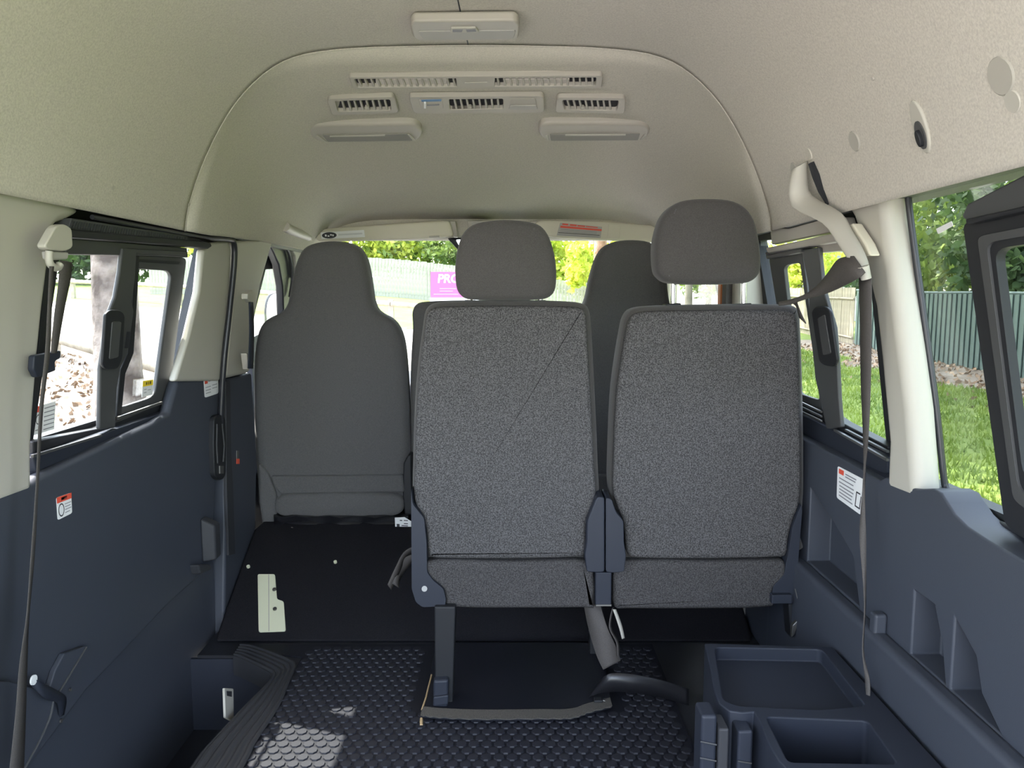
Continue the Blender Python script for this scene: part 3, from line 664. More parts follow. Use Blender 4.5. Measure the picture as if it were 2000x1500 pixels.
box('seat_base', (-.24, 2.76, .228), (.11, 3.14, .42), M['dark2'], ms, bevel=.01)

# ------------------------------------------------------------------ second-row pair of seats
Y2 = 1.80
def tube_px(name, p0, p1, y, r, m, parent, n=10): return tube(name, [hit(p0, PY(y)), hit(p1, PY(y))], r, m, parent, n=n)
sa = thing('folding_seat', 'heather grey folding seat with headrest pushed down, beside the aisle', 'seat', (.07, 1.9, 0))
puffy('cushion_rim', [(826, 640), (832, 606), (850, 592), (900, 588), (1000, 586), (1090, 588), (1134, 592), (1150, 606), (1155, 650), (1162, 780), (1167, 900), (1169, 985), (1150, 1040), (1146, 1088), (835, 1088), (828, 1030), (808, 980), (807, 900), (811, 780), (818, 700)], Y2 + .016, .12, .03, .004, M['cloth'], sa, curve=3, flat=True)
puffy('back_panel', [(829, 650), (834, 614), (850, 601), (900, 598), (1000, 597), (1090, 598), (1130, 601), (1143, 612), (1147, 660), (1154, 780), (1160, 900), (1163, 975), (1149, 1006), (1144, 1040), (1143, 1078), (1120, 1087), (1000, 1090), (860, 1089), (838, 1080), (834, 1040), (826, 1006), (810, 975), (811, 900), (815, 780), (822, 700)], Y2, .06, .012, .010, M['heather'], sa, curve=3, flat=True)
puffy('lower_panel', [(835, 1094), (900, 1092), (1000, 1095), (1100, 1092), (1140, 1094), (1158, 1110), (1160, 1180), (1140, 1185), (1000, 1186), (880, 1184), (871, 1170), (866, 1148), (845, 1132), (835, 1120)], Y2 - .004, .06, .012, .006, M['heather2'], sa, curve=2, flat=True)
hr = puffy('headrest', [(890, 560), (888, 520), (894, 480), (906, 452), (930, 435), (985, 428), (1042, 434), (1066, 450), (1080, 482), (1087, 520), (1086, 562), (1074, 580), (1050, 586), (985, 587), (920, 586), (900, 578)], Y2 + .015, .10, .022, .020, M['cloth'], sa, curve=4)
for x in (918, 1055):
    tube_px('headrest_post', (x, 580), (x, 620), Y2 + .075, .0065, M['chrome'], sa)
    tube_px('post_collar', (x, 586), (x, 594), Y2 + .075, .013, M['black'], sa)
for u in (-1, 1):
    x0 = 988 + u * 68
    tube('headrest_piping', [hit(p, PY(Y2 + .0175)) for p in catmull([(x0 - u * 14, 446), (x0, 475), (x0 + u * 2, 520), (x0, 572)], 4, False)], .0012, M['cloth2'], hr, n=5)
side_l = [(803, 955), (806, 985), (828, 1012), (833, 1060), (834, 1118), (846, 1134), (866, 1150), (871, 1172), (869, 1184), (825, 1186), (812, 1176), (804, 1150)]
br = patch('side_bracket', side_l, PY(Y2 - .012), (0, .09, 0), M['dark2'], sa, r=5, bevel=.006, seg=3)
tube('bolt', [hit((829, 1150), PY(Y2 - .016)), hit((829, 1150), PY(Y2))], .007, M['steel'], br, n=10)
patch('hinge_cover', [(1152, 1006), (1164, 975), (1169, 970), (1181, 972), (1181, 1117), (1170, 1119), (1146, 1117), (1142, 1085), (1146, 1060), (1147, 1018)], PY(Y2 - .03), (0, .09, 0), M['dark2'], sa, r=5, bevel=.008, seg=3)
cu = box('seat_cushion', (-.14, Y2 + .10, .30), (.285, Y2 + .42, .44), M['cloth'], sa, bevel=.04, seg=4)
box('cushion_pan', (-.13, Y2 + .04, .265), (.275, Y2 + .41, .305), M['black'], sa, bevel=.006)
sb = thing('folding_seat', 'heather grey folding seat with headrest raised on chrome posts, beside the window', 'seat', (.55, 1.9, 0))
puffy('cushion_rim', [(1214, 650), (1222, 618), (1240, 602), (1290, 597), (1380, 595), (1480, 594), (1540, 596), (1557, 606), (1561, 640), (1565, 760), (1567, 900), (1565, 985), (1552, 1020), (1540, 1085), (1215, 1088), (1214, 1040), (1198, 985), (1191, 950), (1191, 900), (1196, 780), (1204, 710)], Y2 + .016, .12, .03, .004, M['cloth'], sb, curve=3, flat=True)
puffy('back_panel', [(1221, 655), (1228, 626), (1244, 611), (1290, 607), (1380, 606), (1480, 605), (1534, 606), (1552, 615), (1557, 650), (1561, 760), (1563, 900), (1561, 975), (1548, 1012), (1538, 1050), (1534, 1080), (1510, 1087), (1380, 1090), (1260, 1089), (1226, 1082), (1220, 1040), (1215, 1012), (1203, 985), (1197, 950), (1198, 900), (1203, 780), (1212, 710)], Y2, .06, .012, .010, M['heather'], sb, curve=3, flat=True)
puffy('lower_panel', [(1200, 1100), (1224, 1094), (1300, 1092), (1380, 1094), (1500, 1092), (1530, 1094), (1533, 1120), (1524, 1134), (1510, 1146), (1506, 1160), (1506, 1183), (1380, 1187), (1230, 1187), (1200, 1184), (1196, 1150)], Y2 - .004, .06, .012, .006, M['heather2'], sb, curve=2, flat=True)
hr = puffy('headrest', [(1280, 525), (1278, 480), (1286, 440), (1300, 412), (1330, 392), (1380, 387), (1432, 392), (1463, 414), (1478, 448), (1485, 500), (1484, 530), (1472, 547), (1450, 554), (1380, 556), (1310, 554), (1288, 542)], Y2 + .015, .10, .022, .020, M['cloth'], sb, curve=4)
for x in (1315, 1453):
    tube_px('headrest_post', (x, 540), (x, 625), Y2 + .07, .0075, M['chrome'], sb)
    patch('post_collar', [(x - 15, 594), (x + 15, 592), (x + 17, 602), (x - 15, 604)], PY(Y2 + .05), (0, .04, 0), M['black'], sb, bevel=.002)
for u in (-1, 1):
    x0 = 1381 + u * 72
    tube('headrest_piping', [hit(p, PY(Y2 + .0175)) for p in catmull([(x0 - u * 12, 408), (x0 + u, 440), (x0 + u * 4, 490), (x0 + u * 2, 540)], 4, False)], .0012, M['cloth2'], hr, n=5)
br = patch('side_bracket', [(1566, 985), (1558, 1003), (1548, 1030), (1542, 1070), (1536, 1098), (1532, 1122), (1510, 1146), (1507, 1178), (1548, 1179), (1556, 1140), (1562, 1060), (1567, 1000)], PY(Y2 - .006), (0, .09, 0), M['dark2'], sb, r=4, bevel=.005, seg=3)
patch('bracket_foot', [(1508, 1162), (1548, 1162), (1548, 1180), (1507, 1180)], PY(Y2 - .02), (0, .06, 0), M['dark2'], br, bevel=.003)
patch('hinge_cover', [(1183, 972), (1195, 975), (1203, 1000), (1218, 1018), (1219, 1060), (1223, 1085), (1219, 1117), (1195, 1119), (1183, 1117)], PY(Y2 - .03), (0, .09, 0), M['dark2'], sb, r=5, bevel=.008, seg=3)
box('seat_cushion', (.33, Y2 + .10, .30), (.755, Y2 + .42, .44), M['cloth'], sb, bevel=.04, seg=4)
box('cushion_pan', (.34, Y2 + .04, .265), (.745, Y2 + .41, .305), M['black'], sb, bevel=.006)
patch('centre_bracket', [(1163, 1118), (1195, 1118), (1194, 1184), (1163, 1184)], PY(Y2 - .02), (0, .05, 0), M['dark2'], sa, bevel=.003)
patch('bracket_edge', [(1164, 1181), (1194, 1181), (1194, 1184), (1164, 1184)], PY(Y2 - .022), (0, .004, 0), M['steel'], sa)
# legs
def leg(parent, xs, foot):
    x0, x1 = xs
    patch('leg', [(x0, 1185), (x1, 1185), (x1 - 6, 1385), (x0 + 2, 1390)], PY(1.775), (0, .045, 0), M['black'], parent, bevel=.004)
    if foot:
        patch('leg_foot', [(x0 - 2, 1330), (x1 - 14, 1328), (x1 - 16, 1388), (x0 - 3, 1392)], PY(1.755), (0, .03, 0), M['dark2'], parent, bevel=.006)
        patch('foot_rib', [(x0 - 2, 1362), (x1 - 14, 1358), (x1 - 15, 1376), (x0 - 2, 1380)], PY(1.748), (0, .01, 0), M['dark2'], parent, bevel=.003)
leg(sa, (848, 890), True)
box('leg', (.30, 2.03, .003), (.335, 2.07, .27), M['black'], sb, bevel=.004)
patch('leg', [(1540, 1180), (1564, 1180), (1572, 1300), (1548, 1300)], PY(1.80), (0, .045, 0), M['black'], sb, bevel=.004)
tube('release_cable', [hit(p, PY(1.77)) for p in catmull([(1553, 1150), (1560, 1180), (1566, 1205), (1570, 1218)], 4, False)], .0012, M['steel'], sb, n=5)
patch('release_lever', [(1548, 1222), (1562, 1208), (1572, 1212), (1558, 1224), (1552, 1240), (1546, 1246)], PY(1.765), (0, .012, 0), M['steel'], sb, bevel=.002)
tube('release_bolt', [hit((1590, 1244), PY(1.76)), hit((1604, 1243), PY(1.76))], .006, M['steel'], sb, n=8)

# rubber sheet under the aisle seat, with its raw board edge
rs = thing('rubber_sheet', 'black rubber sheet with frayed edge under the aisle seat', 'sheet', (.1, 1.9, 0))
top = [hit(p, PZ(.016)) for p in ((822, 1398), (845, 1300), (860, 1240))]
edge = [hit(p, PZ(.010)) for p in ((822, 1402), (860, 1406), (940, 1409), (1050, 1408), (1115, 1407), (1150, 1396), (1195, 1384))]
back = [Vector((.34, 2.10, .010)), Vector((-.13, 2.10, .010))]
v, f = prism(edge + back, (0, 0, .008)); put('sheet', v, f, M['mat'], rs, bevel=.002)
fr_ = [e + Vector((0, .032, .0105)) for e in edge]
v = []; f = []
for i, (a, c) in enumerate(zip(catmull(edge, 8, False), catmull(fr_, 8, False))): v += [a + Vector((0, -.005 - .002 * (i % 3), .0095)), c]
f = [(2 * i, 2 * i + 1, 2 * i + 3, 2 * i + 2) for i in range(len(v) // 2 - 1)]
put('frayed_edge', v, f, mat('woven_edge', (.11, .10, .085), .9, noise=(900, (.045, .042, .04), 2, .4, .6)), rs, solid=.002)
tube('board_edge', [hit(p, PZ(.020)) for p in ((824, 1386), (832, 1362), (843, 1318))], .0022, M['cardboard'], rs, n=5)
tube('board_corner', [hit((823, 1404), PZ(.006)), hit((823, 1417), PZ(.006))], .004, M['cardboard'], rs, n=6)

# buckle straps hanging under the pair
bs = thing('buckle_strap', 'brown lap belt strap hanging under the hinge of the seat pair', 'strap', hit((1190, 1300), PY(1.82)))
ribbon('webbing', [(hit((1140, 1180), PY(1.84)), hit((1172, 1180), PY(1.83))), (hit((1150, 1230), PY(1.82)), hit((1186, 1225), PY(1.80))), (hit((1165, 1280), PY(1.80)), hit((1204, 1265), PY(1.80))), (hit((1178, 1308), PY(1.79)), hit((1212, 1290), PY(1.80)))], M['belt'], bs)
ribbon('loop', [(hit((1196, 1188), PY(1.80)), hit((1199, 1186), PY(1.815))), (hit((1190, 1225), PY(1.79)), hit((1194, 1224), PY(1.815))), (hit((1204, 1255), PY(1.79)), hit((1208, 1253), PY(1.815))), (hit((1206, 1282), PY(1.79)), hit((1210, 1280), PY(1.815)))], M['belt'], bs)
ribbon('tongue', [(hit((1197, 1190), PY(1.785)), hit((1203, 1190), PY(1.79))), (hit((1208, 1222), PY(1.785)), hit((1214, 1220), PY(1.79))), (hit((1215, 1248), PY(1.785)), hit((1220, 1246), PY(1.79)))], M['pillar'], bs)
ls = thing('loose_strap', 'dark folded belt loop hanging beside the aisle seat bracket', 'strap', hit((770, 1150), PY(1.95)))
ribbon('webbing', [(hit((806, 1068), PY(1.95)), hit((806, 1080), PY(1.97))), (hit((788, 1080), PY(1.94)), hit((792, 1090), PY(1.96))), (hit((772, 1110), PY(1.93)), hit((780, 1118), PY(1.95))), (hit((757, 1142), PY(1.93)), hit((764, 1152), PY(1.94)))], M['belt'], ls)
ribbon('webbing_fold', [(hit((806, 1082), PY(1.96)), hit((806, 1096), PY(1.97))), (hit((784, 1096), PY(1.95)), hit((782, 1130), PY(1.96))), (hit((766, 1140), PY(1.935)), hit((779, 1148), PY(1.945)))], M['belt'], ls)
# black floor belt cover
fb_ = thing('floor_belt', 'black glossy belt loop lying on the mat under the window seat', 'belt', hit((1250, 1350), PZ(.02)))
def fz(p, z): return hit(p, PZ(z))
ribbon('webbing', [(fz((1150, 1362), .02), fz((1172, 1330), .06)), (fz((1180, 1352), .04), fz((1190, 1316), .09)), (fz((1230, 1352), .045), fz((1230, 1316), .09)), (fz((1290, 1362), .03), fz((1290, 1328), .075)), (fz((1345, 1378), .015), fz((1345, 1345), .05))], M['sheet'], fb_, th=.003)
b = box('anchor', tuple(fz((1160, 1385), .005)), tuple(fz((1160, 1385), .005) + Vector((.022, .02, .022))), M['black'], fb_, bevel=.003)
tube('anchor_bolt', [fz((1178, 1374), .012), fz((1178, 1374), .012) + Vector((0, -.008, .004))], .008, M['steel'], fb_, n=8)

# ------------------------------------------------------------------ moulded storage console
co = thing('storage_console', 'black moulded storage console with tray and open bin by the right wall', 'console', (.62, 1.3, 0))
ZT = .27
pl_ = [(1376, 1256), (1386, 1300), (1394, 1345), (1404, 1374), (1424, 1388), (1450, 1392), (1472, 1390), (1484, 1408), (1500, 1450), (1520, 1484), (1545, 1510), (1575, 1530)]
pts = [hit(p, PZ(ZT)) for p in pl_]
ymin = 1.02
pts += [Vector((pts[-1].x + .004, ymin, ZT)), Vector((.758, ymin, ZT)), Vector((.758, hit((1628, 1263), PZ(ZT)).y, ZT))]
v, f = prism([p for p in pts], (0, 0, -ZT + .008)); body = put('body', v, f, M['dark2'], co, bevel=.006, seg=3)
def zprism(px, depth, r): return prism([hit(p, PZ(ZT)) + Vector((0, 0, .02)) for p in roundpoly(px, r)], (0, 0, -depth - .02))
boolcut(body, [zprism([(1396, 1264), (1604, 1268), (1690, 1378), (1600, 1386), (1440, 1378), (1412, 1366)], .028, 10),
               zprism([(1496, 1400), (1694, 1408), (1752, 1492), (1540, 1488)], .12, 10)])
def vbox(name, px0, px1, py0, y0, dy, m, parent, bev=.003):
    a = hit((px0, py0), PY(y0)); c = hit((px1, py0), PY(y0)); return box(name, (a.x, y0, .02), (c.x, y0 + dy, a.z), m, parent, bevel=bev)
yl = hit((1440, 1392), PZ(ZT)).y - .03
clip = vbox('side_clip', 1370, 1402, 1398, yl, .05, M['dark2'], co, .006)
for k in range(5):
    z = .235 - k * .03
    tube('clip_rib', [Vector((hit((1369, 1400), PY(yl)).x, yl - .0015, z)), Vector((hit((1401, 1400), PY(yl)).x, yl - .0015, z - .006))], .0016, M['frame'], clip, n=5)
vbox('latch_post', 1404, 1425, 1424, yl - .004, .05, M['scuff'], co, .004)
c2 = vbox('side_clip', 1442, 1472, 1428, yl - .002, .05, M['dark2'], co, .005)
for k in range(3):
    z = .20 - k * .04
    tube('clip_rib', [Vector((hit((1443, 1400), PY(yl)).x, yl - .0035, z)), Vector((hit((1470, 1400), PY(yl)).x, yl - .0035, z - .004))], .0016, M['frame'], c2, n=5)

# ------------------------------------------------------------------ roof fittings
dl = thing('dome_lamp', 'warm grey oblong dome lamp on the middle of the roof', 'lamp', hit((908, 60), PZ(1.60)))
patch('housing', [(801, 50), (808, 43), (1006, 41), (1015, 48), (1013, 76), (1000, 79), (820, 81), (806, 74)], PZ(1.585), (0, 0, .022), M['lamp'], dl, r=6, bevel=.006, seg=3)
patch('lens', [(815, 62), (1008, 60), (1003, 76), (828, 78)], PZ(1.583), (0, 0, .008), M['lens'], dl, r=5, bevel=.002)
patch('switch', [(880, 56), (930, 55), (936, 64), (880, 65)], PZ(1.581), (0, 0, .006), M['pillar'], dl, r=3, bevel=.0015)
patch('switch_slot', [(884, 58), (904, 58), (902, 63), (884, 63)], PZ(1.5805), (0, 0, .002), M['ink'], dl)
patch('switch_slot', [(910, 58), (928, 57), (930, 62), (912, 63)], PZ(1.5805), (0, 0, .002), M['ink'], dl)

def vent_box(name, label, px, inner, fin_px, ns, knob=None, group=None, blank=(), r=6):
    o = thing(name, label, 'vent', hit(px[0], CF(-0.0100)), group)
    # recessed dark well with a raised bezel round it
    ringframe('bezel', px, inner, CF(0.0230), (0, 0, .014), M['lamp'], o, r=(r, r * .6), bevel=.003)
    patch('well', inner, CF(0.0115), (0, 0, .003), M['inkb'], o)
    for i in range(ns):
        u = (i + .5) / ns; w = .13 / ns
        if any(a <= u <= c for a, c in blank): continue
        q = [hit(lerp4(fin_px, u + du, vv), CF(0.0210)) for du, vv in ((-w, 0), (w, 0), (w * 2.6, 1), (-w * .2, 1))]
        v, f = prism(q, (0, .002, .009)); put('slat', v, f, M['lamp'], o)
    if knob:
        q = hit(knob, CF(0.0250)); tube('knob', [q, q + Vector((0, -.004, -.006))], .005, M['pillar'], o, n=8)
    return o
lv = vent_box('roof_vent', 'long slim roof air vent with pale slats across the cab', [(681, 151), (1177, 148), (1175, 173), (690, 175)], [(692, 155), (1165, 152), (1163, 168), (698, 171)],
              [(694, 156), (1163, 153), (1162, 167), (698, 170)], 38, group=None, blank=((.41, .59),))
patch('centre_blank', [(890, 152), (967, 151), (966, 170), (893, 171)], CF(0.0230), (0, 0, .012), M['lamp'], lv, bevel=.002)
patch('blank_groove', [(908, 162), (952, 161), (952, 163), (908, 164)], CF(0.0245), (0, 0, .002), M['pillar'], lv)
for a, c in ((734, 872), (984, 1112)):
    patch('diffuser', [(a, 156), (c, 155), (c, 167), (a, 168.5)], CF(0.0155), (0, 0, .004), mat('pale_filter', (.62, .58, .53), .7), lv)
vent_box('air_vent', 'square-finned roof air vent above the passenger side map lamp', [(639, 194), (770, 189), (779, 221), (648, 226)], [(654, 198), (762, 195), (764, 216), (660, 219)], [(662, 198), (757, 196), (760, 214), (666, 217)], 8, (716, 207), 'roof air vents', r=7)
vent_box('air_vent', 'square-finned roof air vent above the driver side map lamp', [(1088, 191), (1222, 192), (1220, 222), (1084, 220)], [(1098, 196), (1209, 197), (1205, 217), (1103, 215)], [(1102, 196), (1196, 197), (1196, 214), (1106, 214)], 8, (1138, 207), 'roof air vents', r=7)
cp = vent_box('climate_panel', 'roof climate panel with blue slider window and middle air vent', [(798, 190), (1062, 188), (1064, 220), (808, 222)], [(877, 194), (982, 193), (983, 213), (879, 215)], [(881, 194), (978, 194), (978, 212), (884, 213)], 8, (918, 206), r=7)
patch('slider_window', [(818, 195), (864, 194), (866, 212), (822, 213)], CF(0.0240), (0, 0, .003), M['lamp'], cp, r=2, bevel=.001)
patch('slider_scale', [(822, 195.5), (862, 194.5), (862, 198), (824, 199)], CF(0.0250), (0, 0, .001), M['blue'], cp)
q = [(828, 203), (832, 203), (832, 212), (828, 212)]; patch('slider', q, CF(0.0310), (0, 0, .007), M['white'], cp)
patch('slider_slot', [(834, 205), (858, 204), (858, 206), (834, 207)], CF(0.0250), (0, 0, .001), M['ink'], cp)
patch('blank_tray', [(996, 193), (1046, 193), (1050, 214), (994, 215)], CF(0.0245), (0, 0, .003), M['lamp'], cp, r=3, bevel=.0015)
patch('tray_lip', [(996, 207), (1048, 207), (1050, 214), (994, 214.5)], CF(0.0270), (0, 0, .003), M['lens'], cp, r=2, bevel=.001)
def map_lamp(label, px, lens, lines):
    o = thing('map_lamp', label, 'lamp', hit(px[0], CS(.01)), 'roof map lamps')
    patch('housing', px, CS(.034), (0, 0, .03), M['lamp'], o, r=9, bevel=.010, seg=3)
    patch('lens', lens, CS(.036), (0, 0, .004), mat('smoked_lens', (.25, .24, .22), .65, spec=.2), o, r=2)
    for q in lines: patch('lens_trim', q, CS(.0375), (0, 0, .002), M['pillar'], o)
map_lamp('oblong roof map lamp on the passenger side', [(601, 254), (612, 246), (800, 243), (818, 247), (827, 262), (816, 276), (625, 279), (606, 268)], [(630, 264), (796, 262), (806, 275), (640, 277)],
         [[(644, 266), (752, 264), (752, 266), (644, 268)], [(618, 266), (622, 266), (638, 277), (633, 277)], [(796, 263), (800, 263), (812, 274), (807, 275)]])
map_lamp('oblong roof map lamp on the driver side', [(1050, 256), (1056, 245), (1075, 242), (1255, 243), (1270, 250), (1268, 266), (1252, 275), (1072, 276), (1056, 270)], [(1074, 263), (1250, 262), (1246, 274), (1076, 275)],
         [[(1104, 263.5), (1222, 263), (1222, 265), (1104, 265.5)], [(1066, 265), (1070, 265), (1072, 275), (1068, 275)], [(1258, 264), (1262, 264), (1254, 274), (1250, 274)]])

# sun visors
def visor(label, px, bend):
    o = thing('sun_visor', label, 'visor', hit(px[0], PY(3.08)), 'sun visors'); puffy('visor_board', px, 3.07, .022, .008, .002, M['visor'], o, curve=0, rnd_=9)
    return o
v1 = visor('beige sun visor with round logo sticker above the passenger seat', [(608, 448), (878, 429), (888, 463), (800, 468), (620, 473)], 0)
patch('visor_pivot', [(872, 431), (890, 431), (894, 463), (886, 463)], PY(3.09), (0, .03, 0), M['lamp'], v1, bevel=.004)
patch('visor_clip', [(838, 461), (858, 460), (858, 464), (838, 465)], PY(3.065), (0, .02, 0), M['lamp'], v1, bevel=.001)
st = sticker('logo_sticker', [(626, 454), (711, 449), (713, 463), (628, 467)], PY(3.0655), FWD, v1, 'white strip sticker with dark oval badge', None, lines=[(.4, .95, .42), (.4, .95, .55)], r=0)
b = Bag(); c = [(.19 + .17 * math.cos(2 * math.pi * i / 20), .5 + .47 * math.sin(2 * math.pi * i / 20)) for i in range(20)]
q = [(626, 454), (711, 449), (713, 463), (628, 467)]
b.quad([hit(lerp4(q, u, w), PY(3.0645)) for u, w in c]); b.put('badge', M['inkb'], st)
b = Bag()
for (u0, w0, u1, w1_) in ((.09, .35, .13, .65), (.15, .5, .19, .7), (.21, .35, .25, .55), (.26, .4, .29, .65)): b.quad([hit(lerp4(q, u, w), PY(3.064)) for u, w in ((u0, w0), (u1, w0), (u1, w1_), (u0, w1_))])
b.put('badge_mark', M['white'], st)
v2 = visor('beige sun visor with printed warning label above the driver seat', [(1042, 436), (1056, 429), (1180, 432), (1296, 441), (1296, 476), (1070, 464)], 0)
patch('visor_strap', [(1189, 437), (1212, 438), (1210, 467), (1186, 466)], PY(3.066), (0, .004, 0), M['visor'], v2, bevel=.001)
patch('visor_pivot', [(1034, 432), (1050, 430), (1062, 463), (1044, 455)], PY(3.085), (0, .03, 0), M['lamp'], v2, bevel=.004)
sticker('warning_label', [(1094, 435), (1176, 443), (1173, 465), (1087, 460)], PY(3.0655), FWD, v2, 'pale warning label with red header lines', (.03, .22, 1, .38), 'red', [(.05, .9, .5), (.05, .9, .64), (.02, .95, .92)], r=0, base='lens',
        dark=[(.02, .74, .97, .79)])
b = Bag(); q = [(1094, 435), (1176, 443), (1173, 465), (1087, 460)]
for (u0, w0, u1, w1_) in ((.06, .03, .2, .15), (.24, .03, .4, .16), (.42, .05, .6, .16), (.62, .06, .9, .14)): b.quad([hit(lerp4(q, u, w), PY(3.0645)) for u, w in ((u0, w0), (u1, w0), (u1, w1_), (u0, w1_))])
b.put('print_heading', M['red'], bpy.data.objects['warning_label'])
ol = thing('cabin_lamp', 'small grey switch lamp on the windscreen header', 'lamp', hit((930, 440), PY(3.13)))
patch('housing', [(912, 431), (960, 430), (962, 442), (916, 444)], PY(3.10), (0, .04, 0), M['lamp'], ol, r=3, bevel=.003)
patch('switch', [(920, 434), (944, 433), (944, 439), (922, 440)], PY(3.095), (0, .01, 0), M['lens'], ol)
rm = thing('rear_view_mirror', 'black rear-view mirror hanging below the windscreen header', 'mirror', hit((900, 466), PY(3.12)))
puffy('mirror_shell', [(872, 464), (960, 464), (1000, 466), (1004, 486), (990, 494), (900, 493), (892, 486), (882, 475)], 3.06, .04, .008, .002, M['black'], rm, curve=0, rnd_=6)
patch('mirror_glass', [(890, 468), (992, 468), (994, 488), (902, 489)], PY(3.055), (0, .003, 0), M['chrome'], rm, r=4)
tube('mirror_arm', [hit((940, 470), PY(3.08)), hit((940, 452), PY(3.14))], .012, M['black'], rm, n=8)
# grab handle at the passenger A pillar
gh = thing('grab_handle', 'grey plastic grab handle above the passenger door', 'handle', hit((570, 450), TL(.05)))
tube('grip', [hit(p, TL(.03)) for p in catmull([(556, 442), (566, 448), (580, 454), (592, 458), (600, 462)], 4, False)], [.018] * 9 + [.019] * 8, M['lamp'], gh, n=10)
tube('handle_foot', [hit((598, 461), TL(.03)), hit((600, 464), TL(-.01))], .018, M['pillar'], gh, n=10)
# coat hook on the roof side
q, nn = hit_liner((1802, 246)); u = Vector((0, 1, 0)); w = nn.cross(u).normalized(); w = w if w.z > 0 else -w
hk = thing('coat_hook', 'oval cream coat hook plate on the roof side lining', 'hook', q)
def oval(c, ru, rw_, k=22, sk=0): return [c + u * ru * math.cos(2 * math.pi * i / k) + w * rw_ * math.sin(2 * math.pi * i / k) for i in range(k)]
v, f = prism(oval(q + nn * .006, .018, .042), -nn * .008); put('plate', v, f, M['pillar'], hk, bevel=.003, seg=3)
q2 = q - w * .012; v, f = prism(oval(q2 + nn * .008, .012, .022), -nn * .003); put('hook_recess', v, f, M['frame'], hk)
v, f = prism(oval(q2 - w * .004 + nn * .014, .006, .013), -nn * .008); put('hook', v, f, M['black'], hk, bevel=.002)

# ------------------------------------------------------------------ seat belts
bl = thing('seat_belt', 'grey seat belt hanging down the pillar by the sliding door', 'seat belt', hit((90, 700), TL(.03)))
patch('anchor_cover', [(110, 441), (126, 437), (141, 446), (143, 484), (128, 491), (94, 488), (88, 480)], TL(.05), (-.016, 0, 0), M['pillar'], bl, r=7, bevel=.007, seg=4)
tube('guide_loop', [hit(p, TL(.045)) for p in catmull([(96, 490), (96, 510), (102, 520), (112, 523), (117, 516)], 4, False)], .0065, M['pillar'], bl, n=8)
patch('guide_bar', [(101, 490), (136, 492), (134, 507), (104, 508)], TL(.045), (-.02, 0, 0), M['lens'], bl, bevel=.004)
ribbon('shoulder_web', [(hit((118, 508), TL(.02)), hit((139, 512), TL(.02))), (hit((114, 560), TL(.02)), hit((138, 540), TL(.02))), (hit((106, 620), TL(.02)), hit((126, 600), TL(.02))), (hit((100, 690), TL(.02)), hit((110, 690), TL(.02)))], M['belt'], bl)
patch('slot_cover', [(68, 694), (120, 684), (119, 700), (108, 706), (110, 724), (74, 738), (66, 722)], TL(.02), (-.012, 0, 0), M['dark2'], bl, r=4, bevel=.004)
patch('window_edge_cover', [(96, 440), (112, 440), (100, 560), (84, 700), (72, 700), (82, 600)], TL(-.01), (-.03, 0, 0), M['black'], bl)
ribbon('long_web', [(hit((97, 520), TL(.055)), hit((105, 520), TL(.055))), (hit((93, 600), TL(.06)), hit((101, 600), TL(.06))), (hit((88, 690), TL(.06)), hit((97, 690), TL(.06))), (hit((77, 800), TL(.06)), hit((84, 800), TL(.06))),
       (hit((70, 950), PX(-.74)), hit((75, 950), PX(-.745))), (hit((60, 1090), PX(-.74)), hit((67, 1090), PX(-.75))), (hit((52, 1200), PX(-.73)), hit((57, 1200), PX(-.76))), (hit((38, 1300), PX(-.74)), hit((53, 1300), PX(-.75))), (hit((30, 1400), PX(-.74)), hit((50, 1400), PX(-.75))), (hit((18, 1510), PX(-.74)), hit((46, 1510), PX(-.75)))], M['belt'], bl, th=.0012)
# webbing keeper with button at the foot of the door card
kp = thing('strap_keeper', 'black keeper strap with white press stud on the door card', 'strap', hit((70, 1340), PX(-.79)))
ribbon('strap', [(hit((58, 1320), PX(-.785)), hit((62, 1340), PX(-.785))), (hit((80, 1332), PX(-.775)), hit((82, 1360), PX(-.775))), (hit((106, 1346), PX(-.78)), hit((98, 1368), PX(-.78))), (hit((128, 1362), PX(-.795)), hit((112, 1375), PX(-.79))), (hit((124, 1396), PX(-.80)), hit((116, 1400), PX(-.80)))], M['dark2'], kp, th=.003)
q = hit((64, 1328), PX(-.78)); tube('press_stud', [q, q + Vector((.003, 0, 0))], .009, M['white'], kp, n=14)
q = hit((136, 1347), PX(-.798)); tube('rivet', [q, q + Vector((.003, 0, 0))], .003, M['steel'], kp, n=8)
q = hit((118, 1408), PX(-.798)); tube('rivet', [q, q + Vector((.003, 0, 0))], .004, M['steel'], kp, n=8)
qp = thing('quarter_panel', 'dark plastic panel edge overlapping the door card behind the keeper strap', 'panel', hit((100, 1440), PX(-.79)))
patch('panel', [(126, 1276), (165, 1262), (171, 1264), (148, 1300), (122, 1345), (107, 1364), (100, 1400), (78, 1450), (46, 1505), (-300, 2000), (-300, 1330), (20, 1330), (95, 1352), (108, 1310)], PX(-.788), (-.012, 0, 0), M['dark'], qp, bevel=.003)
tube('panel_edge', [hit(p, PX(-.786)) for p in catmull([(169, 1264), (146, 1302), (120, 1345), (106, 1364), (98, 1400), (76, 1450), (44, 1508)], 4, False)], .002, M['frame'], qp, n=6)
# door striker plate on the step
sp = thing('striker_plate', 'pale metal striker plate standing on the step edge', 'plate', hit((448, 1405), PX(-.62)))
pp = patch('plate', [(439, 1344), (456, 1345), (457, 1404), (452, 1408), (441, 1402)], PX(-.60), (-.006, 0, 0), M['pillar'], sp, r=2, bevel=.0015)
patch('plate_hole', [(443, 1350), (453, 1350), (453, 1361), (444, 1359)], PX(-.599), (-.001, 0, 0), M['inkb'], sp)

